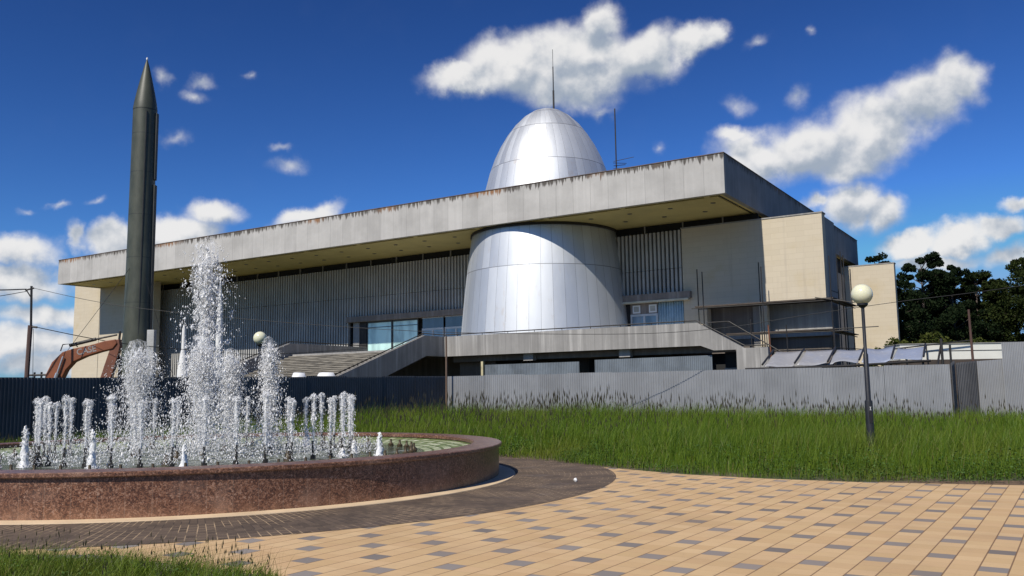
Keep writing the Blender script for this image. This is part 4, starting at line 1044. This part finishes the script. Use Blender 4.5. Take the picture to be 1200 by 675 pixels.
def strand(H, r0, r1, seed, z0=.5, wob=.02, wind=0.0):
    """rising solid water with a ragged surface"""
    r_ = np.random.default_rng(seed); n = 10; m_ = int(max(10, H * 22)); V = []
    for i in range(m_ + 1):
        f = i / m_; rr_ = r0 + (r1 - r0) * f ** .8
        for k in range(n):
            t = 2 * math.pi * k / n; w = rr_ * (1 + .35 * r_.normal() * (.3 + f))
            V.append((w * math.cos(t) + wob * math.sin(f * 9 + seed) * f + wind * f * f, w * math.sin(t) + wob * math.cos(f * 7 + seed) * f, z0 + H * f + r_.normal() * .006))
    V.append((wind, 0, z0 + H + r1)); F = []
    for i in range(m_):
        for k in range(n):
            a, b_, c_, d_ = i * n + k, i * n + (k + 1) % n, (i + 1) * n + (k + 1) % n, (i + 1) * n + k
            F += [(a, b_, c_), (a, c_, d_)]
    for k in range(n): F.append((m_ * n + k, m_ * n + (k + 1) % n, len(V) - 1))
    return np.array(V), np.array(F)
def m_veil(g, b):
    c = g.new('ShaderNodeNewGeometry').outputs['Position']
    n = g.noise(g.mapv(c, (1, 1, .30)), 15, 6, .68, .4); n2 = g.noise(c, 70, 2, .6)
    a = g.math('MULTIPLY', g.step(g.math('ADD', g.math('MULTIPLY', n, .75), g.math('MULTIPLY', n2, .25)), .44, .66), .55)
    b.inputs['Base Color'].default_value = (.86, .87, .88, 1); b.inputs['Roughness'].default_value = .35
    g.put(b.inputs['Alpha'], a)
veil_m = mat('fine_spray', fn=m_veil)
def veil(par, prof, seed, n=20):
    """thin broken sheet of fine spray wrapped round a jet"""
    r_ = random.Random(seed); v = MB(); pts = []
    for (r0, z0), (r1, z1) in zip(prof, prof[1:]):
        for k in range(5): pts.append((r0 + (r1 - r0) * k / 5, z0 + (z1 - z0) * k / 5))
    pts.append(prof[-1])
    v.lathe(pts, (0, 0), n)
    v.v = [(x * (1 + .5 * mnoise.noise(Vector((x * 6, y * 6, z * 3 + seed)))), y * (1 + .5 * mnoise.noise(Vector((x * 6, y * 6, z * 3 + seed)))), z) for x, y, z in v.v]
    return v.build('spray', veil_m, par, smooth='all')
# the tall central jet
pos, vel = ballistic(14000, 4.25, .052, .6, .03, .85, 40, 1); pos = clump(pos, .45, 2); rr_ = np.random.default_rng(3)
pj = drops(pos, vel, rr_.lognormal(math.log(.0068), .5, len(pos)), rr_.uniform(1.2, 3.4, len(pos)), 'water_jet', (FX, FY, 0), 'tallest central jet of spray rising above the museum roof edge', extra=strand(2.6, .035, .075, 5, .6, .03))
veil(pj, [(.05, .6), (.10, 1.5), (.17, 3.0), (.26, 4.2), (.22, 4.7), (0, 4.9)], 3); veil(pj, [(.04, .6), (.08, 2.4), (.13, 4.3), (0, 4.6)], 9)
# four wide plumes
plum = [(-1.35, 0, 2.12, .10, 'wide white plume of spray left of the central jet'), (1.30, 0, 2.15, .05, 'wide plume of spray right of the central jet by the far lamp'),
        (.40, -1.30, 2.1, .085, 'broad plume of spray in front of the central jet'), (.1, 1.35, 2.0, .08, 'broad plume of spray behind the central jet')]
for i, (x, y, H, spr, lab) in enumerate(plum):
    pos, vel = ballistic(19000, H, spr, .6, .04, .8, 30, 20 + i); pos = clump(pos, .22, 30 + i); r_ = np.random.default_rng(40 + i)
    pj = drops(pos, vel, r_.lognormal(math.log(.0046), .5, len(pos)), r_.uniform(1.2, 3.6, len(pos)), 'water_jet', (FX + x, FY + y, 0), lab, extra=strand(H * .5, .02, .05, 50 + i, .6, .02)); veil(pj, [(.03, .6), (.06, 1.0), (spr * 1.9, 1.6), (spr * 2.6, .45 + H), (spr * 1.6, .62 + H), (0, .68 + H)], i); veil(pj, [(.02, .6), (.05, 1.2), (spr * 1.2, .3 + H), (0, .5 + H)], i + 7)
# ring of thin jets with mushroom heads
side_words = ['at the far right of the ring', 'at the right back of the ring', 'at the back of the ring', 'at the left back of the ring', 'at the far left of the ring', 'at the left front of the ring', 'at the front of the ring', 'at the right front of the ring']
ordw = ['first', 'second', 'third', 'fourth', 'fifth', 'sixth']
cnt = {}
for k in range(NJ):
    a = 2 * math.pi * k / NJ; H = .98 + .05 * math.sin(k * 2.7) + .03 * math.sin(k * 5.1)
    pos, vel = ballistic(1000, H, .034, .62, .015 * math.sin(k), .75, 6, 100 + k); pos = clump(pos, .30, 140 + k); r_ = np.random.default_rng(200 + k)
    hz = np.random.default_rng(900 + k); nh = 150; th = hz.random(nh) * 6.283; ph = hz.random(nh) * 1.7
    head = np.stack([.068 * np.sin(ph) * np.cos(th), .068 * np.sin(ph) * np.sin(th), .62 + H - .07 + .075 * np.cos(ph)], 1) + hz.normal(0, .012, (nh, 3))
    pos = np.vstack([pos, head]); vel = np.vstack([vel, np.stack([np.cos(th) * .5, np.sin(th) * .5, -ph], 1)])
    sec = int(((a + math.pi / 8) % (2 * math.pi)) / (math.pi / 4)); cnt[sec] = cnt.get(sec, 0) + 1
    pj = drops(pos, vel, r_.lognormal(math.log(.0042), .45, len(pos)), r_.uniform(1.2, 3.2, len(pos)), 'water_jet', (FX + JR * math.cos(a), FY + JR * math.sin(a), 0),
          'thin jet with mushroom head, ' + ordw[(cnt[sec] - 1) % 6] + ' of those ' + side_words[sec], 'thin jets of the fountain ring', strand(H * .97, .006, .014, 300 + k, .6, .015))
    veil(pj, [(.015, .66), (.03, .9), (.045, 1.3), (.06, .5 + H), (.085, .56 + H), (.05, .62 + H), (0, .64 + H)], k, 12)
# loose drops that fall back all over the pool
r_ = np.random.default_rng(88); n = 16000
a_ = r_.random(n) * 6.283; rd = 3.6 * r_.random(n) ** .6
hz = .47 + np.abs(r_.normal(0, .42, n)) * np.clip(1.35 - rd / 3.4, .25, 1)
pos = np.stack([rd * np.cos(a_), rd * np.sin(a_), hz], 1); pos = clump(pos, .3, 89)
sp_ = drops(pos, np.stack([r_.normal(0, .3, n), r_.normal(0, .3, n), -np.ones(n) * 2], 1), r_.lognormal(math.log(.0048), .45, n), r_.uniform(1.2, 3.5, n), 'falling_spray', (FX, FY, 0), None)
del sp_['category']; sp_['kind'] = 'stuff'
# low foaming jets
foam = [(-8.35, 15.19, .78, 'low foaming jet near the left edge of the basin'), (-6.87, 14.5, .72, 'low foaming jet in front of the left ring jets'), (-5.28, 14.25, .45, 'short stubby foam jet before the central jet'),
        (-2.51, 16.6, .50, 'lone foam jet standing clear at the right side of the basin'), (-3.22, 17.87, .28, 'small foam tuft behind the lone foam jet'), (-3.21, 16.64, .18, 'smallest foam tuft left of the lone foam jet'), (-8.75, 15.0, .30, 'foam jet cut by the left picture edge'), (-4.75, 20.4, .45, 'low foam jet at the back of the basin')]
for i, (x, y, H, lab) in enumerate(foam):
    n_ = 2800 if H > .4 else 1300
    pos, vel = ballistic(n_, H * .95, .045 if H > .4 else .10, .45, .0, 1.1, 10, 400 + i); pos = clump(pos, .5, 420 + i); r_ = np.random.default_rng(440 + i)
    th = r_.random(260) * 6.283; rad = .12 * r_.random(260) ** .6
    sk_ = np.stack([rad * np.cos(th), rad * np.sin(th), .455 + .05 * r_.random(260)], 1); pos = np.vstack([pos, sk_]); vel = np.vstack([vel, r_.normal(0, 1, (260, 3))])
    drops(pos, vel, r_.lognormal(math.log(.0055), .45, len(pos)), r_.uniform(1, 2, len(pos)), 'foam_jet', (x, y, 0), lab, extra=strand(H * .92, .085, .012, 460 + i, .44, .01))

# ------------------------------------------------------------------ grass
def m_grass(name, c1, c2, c3, tr=.35):
    m_ = bpy.data.materials.new(name); m_.use_nodes = True; g = NT(m_.node_tree); g.n.clear()
    out = g.new('ShaderNodeOutputMaterial')
    at = g.new('ShaderNodeAttribute', attribute_name='rnd'); hd = g.new('ShaderNodeAttribute', attribute_name='head')
    n = g.noise(g.new('ShaderNodeNewGeometry').outputs['Position'], .35, 4, .6); n2 = g.noise(g.new('ShaderNodeNewGeometry').outputs['Position'], 1.9, 3, .6)
    cc = g.mix(g.step(g.math('ADD', g.math('MULTIPLY', at.outputs['Fac'], .55), g.math('MULTIPLY', n2, .45)), .25, .8), c1, c2)
    cc = g.mix(g.math('MULTIPLY', g.step(n, .48, .70), .5), cc, c3)
    cc = g.mix(g.math('GREATER_THAN', at.outputs['Fac'], .965), cc, (.22, .19, .07))
    cc = g.mix(hd.outputs['Fac'], cc, (.075, .065, .045))
    d = g.new('ShaderNodeBsdfDiffuse'); t = g.new('ShaderNodeBsdfTranslucent'); gl = g.new('ShaderNodeBsdfGlossy'); gl.inputs['Roughness'].default_value = .45
    g.put(d.inputs['Color'], cc); g.put(t.inputs['Color'], g.mix(.3, cc, (.16, .22, .03)))
    mx = g.new('ShaderNodeMixShader'); mx.inputs[0].default_value = tr; g.l.new(d.outputs[0], mx.inputs[1]); g.l.new(t.outputs[0], mx.inputs[2])
    mx2 = g.new('ShaderNodeMixShader'); mx2.inputs[0].default_value = .015; g.l.new(mx.outputs[0], mx2.inputs[1]); g.l.new(gl.outputs[0], mx2.inputs[2])
    g.l.new(mx2.outputs[0], out.inputs[0])
    return m_
grass_m = m_grass('meadow_grass', (.062, .125, .012), (.165, .240, .022), (.21, .205, .035))
lawn_m = m_grass('lawn_grass', (.085, .150, .014), (.175, .250, .030), (.23, .21, .05))

def in_poly(x, y, poly):
    c = np.zeros(len(x), bool); n = len(poly)
    for i in range(n):
        x1, y1 = poly[i]; x2, y2 = poly[(i + 1) % n]
        hit = ((y1 > y) != (y2 > y)) & (x < (x2 - x1) * (y - y1) / ((y2 - y1) if y2 != y1 else 1e-9) + x1)
        c ^= hit
    return c
def vnoise(x, y, s, seed):
    r_ = np.random.default_rng(seed); G_ = r_.random((64, 64))
    u, v = x / s % 64, y / s % 64; i, j = u.astype(int), v.astype(int); fu, fv = u - i, v - j
    fu = fu * fu * (3 - 2 * fu); fv = fv * fv * (3 - 2 * fv); i1, j1 = (i + 1) % 64, (j + 1) % 64
    return G_[i, j] * (1 - fu) * (1 - fv) + G_[i1, j] * fu * (1 - fv) + G_[i, j1] * (1 - fu) * fv + G_[i1, j1] * fu * fv
def blades(x, y, h, w, name, m_, seed, lean=.35, heads=None):
    r_ = np.random.default_rng(seed); n = len(x)
    th = r_.random(n) * 6.283; dx, dy = np.cos(th), np.sin(th)
    la = np.abs(r_.normal(lean, .2, n)) * h; ta = r_.random(n) * 6.283; lx, ly = np.cos(ta) * la + .10 * h, np.sin(ta) * la
    ts = np.array([0, .38, .75, 1.0]); ws = np.array([1, .85, .5, .06])
    V = np.empty((n, 4, 2, 3))
    for i in range(4):
        t = ts[i]; cx_ = x + lx * t * t; cy_ = y + ly * t * t; cz = h * (t - .18 * t * t * np.minimum(1, la / h))
        for s_, sg_ in ((0, -1), (1, 1)):
            V[:, i, s_, 0] = cx_ + sg_ * dx * w * ws[i] * .5; V[:, i, s_, 1] = cy_ + sg_ * dy * w * ws[i] * .5; V[:, i, s_, 2] = cz
    b0 = 8 * np.arange(n)[:, None, None]
    F = np.array([[0, 1, 3, 2], [2, 3, 5, 4], [4, 5, 7, 6]])[None] + b0
    rn = np.repeat(r_.random(n), 8); hdv = np.zeros(n * 8)
    V = V.reshape(-1, 3); F = F.reshape(-1, 4)
    if heads is not None:
        k = np.nonzero(heads)[0]; m2 = len(k); top = V.reshape(n, 4, 2, 3)[k, 3, 0]
        sz = h[k] * .10; sw = w[k] * 1.3
        Q = np.empty((m2, 2, 4, 3))
        for j, (ax_, ay_) in enumerate(((1, 0), (0, 1))):
            for c_, (a, b_) in enumerate(((0, -1.0), (1, -.2), (0, 1.0), (-1, -.2))):
                Q[:, j, c_, 0] = top[:, 0] + a * ax_ * sw; Q[:, j, c_, 1] = top[:, 1] + a * ay_ * sw; Q[:, j, c_, 2] = top[:, 2] + b_ * sz
        F2 = np.arange(m2 * 8).reshape(-1, 4) + len(V)
        V = np.vstack([V, Q.reshape(-1, 3)]); F = np.vstack([F, F2]); rn = np.concatenate([rn, np.zeros(m2 * 8)]); hdv = np.concatenate([hdv, np.ones(m2 * 8)])
    return np_mesh(name, V, F, m_, {'rnd': rn, 'head': hdv})
# meadow between plaza and fences
field = [(-21.0, 21.0), (-3.45, 44.8), (16.3, 32.8), (17.6, 34.5), (23.6, 30.8), (36, 24), (36, 11.0), (30, 11.5), (18, 12.6), (12, 13.6), (8.23, 14.48), (5.81, 15.37), (4.5, 16.15), (3.23, 17.2), (1.94, 18.97), (.6, 21.2), (-1.2, 22.6), (-3, 24.2), (-12, 24.5), (-16, 20), (-16.5, 14), (-14, 9), (-22, 9)]
N = 720000
r_ = np.random.default_rng(77)
X = r_.uniform(-23, 36, N); Y = r_.uniform(9, 45, N)
dist = np.hypot(X, Y)
dist_f = np.hypot(X - FX, Y - FY)
def edge_dist(X, Y, pts):
    d = np.full(len(X), 1e9)
    for (a, b_), (c_, d_) in zip(pts, pts[1:]):
        vx, vy = c_ - a, d_ - b_; t = np.clip(((X - a) * vx + (Y - b_) * vy) / (vx * vx + vy * vy), 0, 1)
        d = np.minimum(d, np.hypot(X - a - t * vx, Y - b_ - t * vy))
    return d
ed = edge_dist(X, Y, [(-1.2, 22.6), (.6, 21.2), (1.94, 18.97), (3.23, 17.2), (4.5, 16.15), (5.81, 15.37), (8.23, 14.48), (12, 13.6), (18, 12.6), (30, 11.5)])
keep = in_poly(X, Y, field) & (dist_f > 7.5) & (r_.random(N) < np.clip((17 / dist) ** 1.2, .22, 1)) & (np.abs(X / Y) < .74)
pn = vnoise(X, Y, .55, 5); pn2 = vnoise(X, Y, 2.3, 6)
keep &= (pn * .6 + .55 + (ed > 1.2) * .3 > r_.random(N))
bare = (X > 6.2) & (ed < .10 + .38 * np.clip(X - 6.2, 0, 3) + .5 * (vnoise(X, Y, .8, 9) - .4))
keep &= ~bare | (r_.random(N) < .07)
keep &= (ed > .03)
X, Y, ed, pn, pn2, dist, dist_f = [a[keep] for a in (X, Y, ed, pn, pn2, dist, dist_f)]
hh = (.16 + .52 * np.clip(ed / 3.2, 0, 1) ** .8 + .36 * np.clip((Y - 24) / 12, 0, 1)) * (.62 + .40 * pn + .25 * pn2) * r_.uniform(.65, 1.15, len(X))
hh *= np.where(X < -7, np.clip(1 + (X + 7) * .045, .40, 1), 1)
hh *= np.where(X > 10, np.clip(1 - (X - 10) * .02, .7, 1), 1)
stem = r_.random(len(X)) < np.clip((Y - 20) / 14, 0, 1) * .075 * np.clip((vnoise(X, Y, 1.7, 41) - .35) * 3, 0, 1.4)
hh = np.where(stem, hh * 1.28 + .06, hh)
ww = np.where(stem, .006, .0088) * np.clip(dist / 16, 1, 2.4)
print('meadow blades', len(X))
mead = blades(X, Y, hh, ww, 'tall_grass', grass_m, 12, .24, stem)
tag(mead, kind='stuff')
# short rough grass outside the view cone and behind, as lower density cover
# near lawn, bottom left
N = 62000
X = r_.uniform(-9, -1.4, N); Y = r_.uniform(4.6, 9.6, N)
lawnp = [(-9, 9.5), (-8.0, 9.45), (-5.2, 9.25), (-3.7, 8.8), (-2.1, 8.0), (-1.55, 6.0), (-1.5, 4.6), (-9, 4.6)]
k = in_poly(X, Y, lawnp); X, Y = X[k], Y[k]
ed = edge_dist(X, Y, [(-8.0, 9.45), (-5.2, 9.25), (-3.7, 8.8), (-2.1, 8.0), (-1.55, 6.0)])
pn = vnoise(X, Y, .33, 15); pn2 = vnoise(X, Y, 1.1, 16)
k = (pn * .8 + .35 > r_.random(len(X))); X, Y, ed, pn, pn2 = [a[k] for a in (X, Y, ed, pn, pn2)]
hh = (.07 + .20 * np.clip(ed / .5, 0, 1)) * (.6 + .7 * pn + .5 * (pn2 - .3)) * r_.uniform(.6, 1.2, len(X))
hh = np.clip(hh, .03, .5)
lawn = blades(X, Y, hh, np.full(len(X), .0062), 'lawn_grass', lawn_m, 13, .5, r_.random(len(X)) < .01); tag(lawn, kind='stuff')

# taller dry stalks and young weeds standing at the tip of the near lawn
r_ = np.random.default_rng(61); n = 420
cxs = np.array([(-3.35, 8.55), (-3.0, 8.42), (-2.45, 8.0), (-2.2, 7.85), (-4.6, 9.0), (-5.1, 9.1), (-2.75, 8.25)]); ci = r_.integers(0, len(cxs), n)
X = cxs[ci, 0] + r_.normal(0, .13, n); Y = cxs[ci, 1] + r_.normal(0, .08, n) - .05
stalk_m = m_grass('dry_stalks', (.17, .15, .05), (.30, .25, .10), (.15, .19, .04))
tag(blades(X, Y, r_.uniform(.12, .34, n), np.full(n, .0045), 'dry_stalks', stalk_m, 62, .25, r_.random(n) < .3), kind='stuff')

# broad-leaved weeds: rosettes of small leaves along the edges of the grass
def leaves(px_, py_, pz_, size, name, m_, seed, nl=9, spread=.10):
    r_ = np.random.default_rng(seed); n = len(px_); T = n * nl
    bx_ = np.repeat(px_, nl) + r_.normal(0, spread, T); by_ = np.repeat(py_, nl) + r_.normal(0, spread, T); bz_ = np.repeat(pz_, nl) * r_.uniform(.25, 1.0, T)
    s = np.repeat(size, nl) * r_.uniform(.6, 1.3, T); a = r_.random(T) * 6.283; tl = r_.uniform(-.2, .8, T)
    d = np.stack([np.cos(a) * np.cos(tl), np.sin(a) * np.cos(tl), np.sin(tl)], 1); sd_ = np.stack([-np.sin(a), np.cos(a), r_.normal(0, .25, T)], 1)
    c = np.stack([bx_, by_, bz_], 1); s3 = s[:, None]
    V = np.stack([c, c + d * s3 * .45 + sd_ * s3 * .30, c + d * s3 - np.array([0, 0, .12]) * s3, c + d * s3 * .45 - sd_ * s3 * .30], 1).reshape(-1, 3)
    F = np.arange(T * 4).reshape(-1, 4)
    return np_mesh(name, V, F, m_, {'rnd': np.repeat(r_.random(T) * .95, 4), 'head': np.zeros(T * 4)})
weed_m = m_grass('weed_leaves', (.045, .095, .020), (.10, .17, .045), (.08, .13, .03), .3)
Nw = 5200
X = r_.uniform(-1, 28, Nw * 3); Y = r_.uniform(11, 24, Nw * 3)
ed = edge_dist(X, Y, [(-1.2, 22.6), (.6, 21.2), (1.94, 18.97), (3.23, 17.2), (4.5, 16.15), (5.81, 15.37), (8.23, 14.48), (12, 13.6), (18, 12.6), (30, 11.5)])
k = in_poly(X, Y, field) & (ed < 1.9) & (ed > .04) & (vnoise(X, Y, .8, 31) > .42); X, Y, ed = X[k][:Nw], Y[k][:Nw], ed[k][:Nw]
X2 = r_.uniform(-8.5, -1.9, 900); Y2 = r_.uniform(6, 9.2, 900); k = in_poly(X2, Y2, lawnp) & (vnoise(X2, Y2, .45, 33) > .55); X2, Y2 = X2[k], Y2[k]
wd = leaves(np.concatenate([X, X2]), np.concatenate([Y, Y2]), np.concatenate([.10 + .22 * ed, np.full(len(X2), .20)]), np.concatenate([np.full(len(X), .055), np.full(len(X2), .040)]), 'weeds', weed_m, 35); tag(wd, kind='stuff')

# ------------------------------------------------------------------ trees beyond the site
def m_leaf(name, c1, c2):
    m_ = bpy.data.materials.new(name); m_.use_nodes = True; g = NT(m_.node_tree); g.n.clear()
    out = g.new('ShaderNodeOutputMaterial'); at = g.new('ShaderNodeAttribute', attribute_name='rnd')
    n = g.noise(objco(g), .5, 3, .6)
    cc = g.mix(g.step(g.math('ADD', g.math('MULTIPLY', at.outputs['Fac'], .6), g.math('MULTIPLY', n, .4)), .2, .8), c1, c2)
    d = g.new('ShaderNodeBsdfDiffuse'); t = g.new('ShaderNodeBsdfTranslucent'); g.put(d.inputs['Color'], cc); g.put(t.inputs['Color'], cc)
    mx = g.new('ShaderNodeMixShader'); mx.inputs[0].default_value = .22; g.l.new(d.outputs[0], mx.inputs[1]); g.l.new(t.outputs[0], mx.inputs[2]); g.l.new(mx.outputs[0], out.inputs[0])
    return m_
leaf_dark = m_leaf('dark_foliage', (.008, .016, .008), (.024, .036, .016))
leaf_mid = m_leaf('green_foliage', (.016, .026, .009), (.045, .058, .018))
leaf_bush = m_leaf('bush_foliage', (.04, .055, .012), (.10, .11, .03))
bark_m = varied('bark', (.07, .055, .045), .9, .3, stretch=(1, 1, .3))
def tree(x, y, H, cr_, label, leafm, seed, n=9000, zb=.22, leaf=.26, group='dark trees beyond the building site', cat='tree', nm='tree', pine=True):
    r_ = np.random.default_rng(seed); t = thing(nm, label, cat, (x, y, 0), 0, group)
    tk = MB(); tk.tube([(0, 0, 0), (r_.normal(0, .1), r_.normal(0, .1), H * .4), (r_.normal(0, .2), r_.normal(0, .2), H * .92)], [H * .018, H * .012, .04], 8)
    ends = []
    nb = 64
    for i in range(nb):
        f = zb + (1 - zb) * (i + r_.random()) / nb; a = r_.random() * 6.283
        pr = math.sin(min(1, (1 - f) / (1 - zb) * 1.15 + .12) * math.pi * .62) ** .8
        L = cr_ * pr * r_.uniform(.65, 1.15); z = H * f * .93
        e = np.array([math.cos(a) * L, math.sin(a) * L, z + L * r_.uniform(.15, .6)])
        tk.tube([(0, 0, z * .97), tuple(e * np.array([.55, .55, 1]) - np.array([0, 0, L * .12])), tuple(e)], [.07, .045, .015], 5, False)
        ends.append((e, L)); ends.append((e * np.array([.6, .6, 1]) - np.array([0, 0, L * .1]), L * .8))
    ends.append((np.array([0, 0, H * .95]), cr_ * .5))
    tk.build('trunk', bark_m, t, smooth='all')
    per = n // len(ends); Vs = []
    for (e, L) in ends:
        k = int(per * r_.uniform(.6, 1.4)); s_ = max(.35, .27 * L) * r_.uniform(.6, 1.5)
        p_ = r_.normal(0, 1, (k, 3)); p_ /= np.linalg.norm(p_, axis=1, keepdims=True) + 1e-9; p_ *= (r_.random((k, 1)) ** .45) * s_ * np.array([1, 1, .72]); Vs.append(p_ + e)
    c = np.vstack(Vs); T = len(c)
    a1 = r_.normal(0, 1, (T, 3)); a1 /= np.linalg.norm(a1, axis=1, keepdims=True); b1 = np.cross(a1, r_.normal(0, 1, (T, 3))); b1 /= np.linalg.norm(b1, axis=1, keepdims=True)
    s = r_.uniform(.5, 1.25, (T, 1)) * leaf * .5
    V = np.stack([c - a1 * s, c + b1 * s * .6, c + a1 * s, c - b1 * s * .6], 1).reshape(-1, 3); V[:, 2] = np.maximum(V[:, 2], .1)
    np_mesh('crown', V, np.arange(T * 4).reshape(-1, 4), leafm, {'rnd': np.repeat(r_.random(T), 4)}, t)
    return t
TR = [(37.2, 88, 12.6, 2.8, 'dark tree directly behind the right edge of the cream wall', leaf_dark), (40.0, 85, 14.6, 3.6, 'tall dark tree, second from the cream wall', leaf_dark),
      (43.3, 86, 14.0, 3.3, 'dark tree in the middle of the row at right', leaf_dark), (46.3, 87, 13.2, 3.0, 'thinner tree with sky showing through its crown', leaf_mid),
      (50.2, 83, 14.9, 3.9, 'tallest tree at the right edge of the picture', leaf_mid), (54.5, 85, 15.2, 4.0, 'dark tree just outside the right edge', leaf_dark),
      (41.8, 96, 12.5, 4.2, 'dark tree filling the gap behind the two tall ones', leaf_dark), (49.0, 97, 12.3, 4.4, 'dark tree behind the tallest right-hand tree', leaf_dark),
      (45.5, 95, 11.6, 4.0, 'lower dark tree behind the thin tree', leaf_dark), (33.6, 80, 14.1, 2.9, 'tree whose top shows above the cream rear wall', leaf_dark),
      (48.0, 89, 13.6, 3.6, 'full dark tree closing the gap left of the tallest tree', leaf_dark), (44.6, 90, 12.8, 3.6, 'bushy dark tree between the middle tree and the thinner one', leaf_dark)]
for i, (x, y, H, c_, lab, lm2) in enumerate(TR): tree(x * 1.2, y * 1.2, (H - 1.6) * 1.2 + 1.6, c_ * 1.2, lab, lm2, 500 + i, 42000 if i < 6 else 24000, .04, .30)
for i, (x, y, H, c_, lab) in enumerate([(27.0, 62, 4.9, 1.9, 'yellow-green bush behind the lean-to roof'), (29.6, 62.5, 5.4, 2.2, 'larger yellow-green bush left of the reddish post'), (33.0, 63, 5.0, 2.2, 'bush behind the white site cabin')]):
    tree(x, y, H, c_, lab, leaf_bush, 560 + i, 5000, .1, .22, 'bushes beyond the fence', 'bush', 'bush')
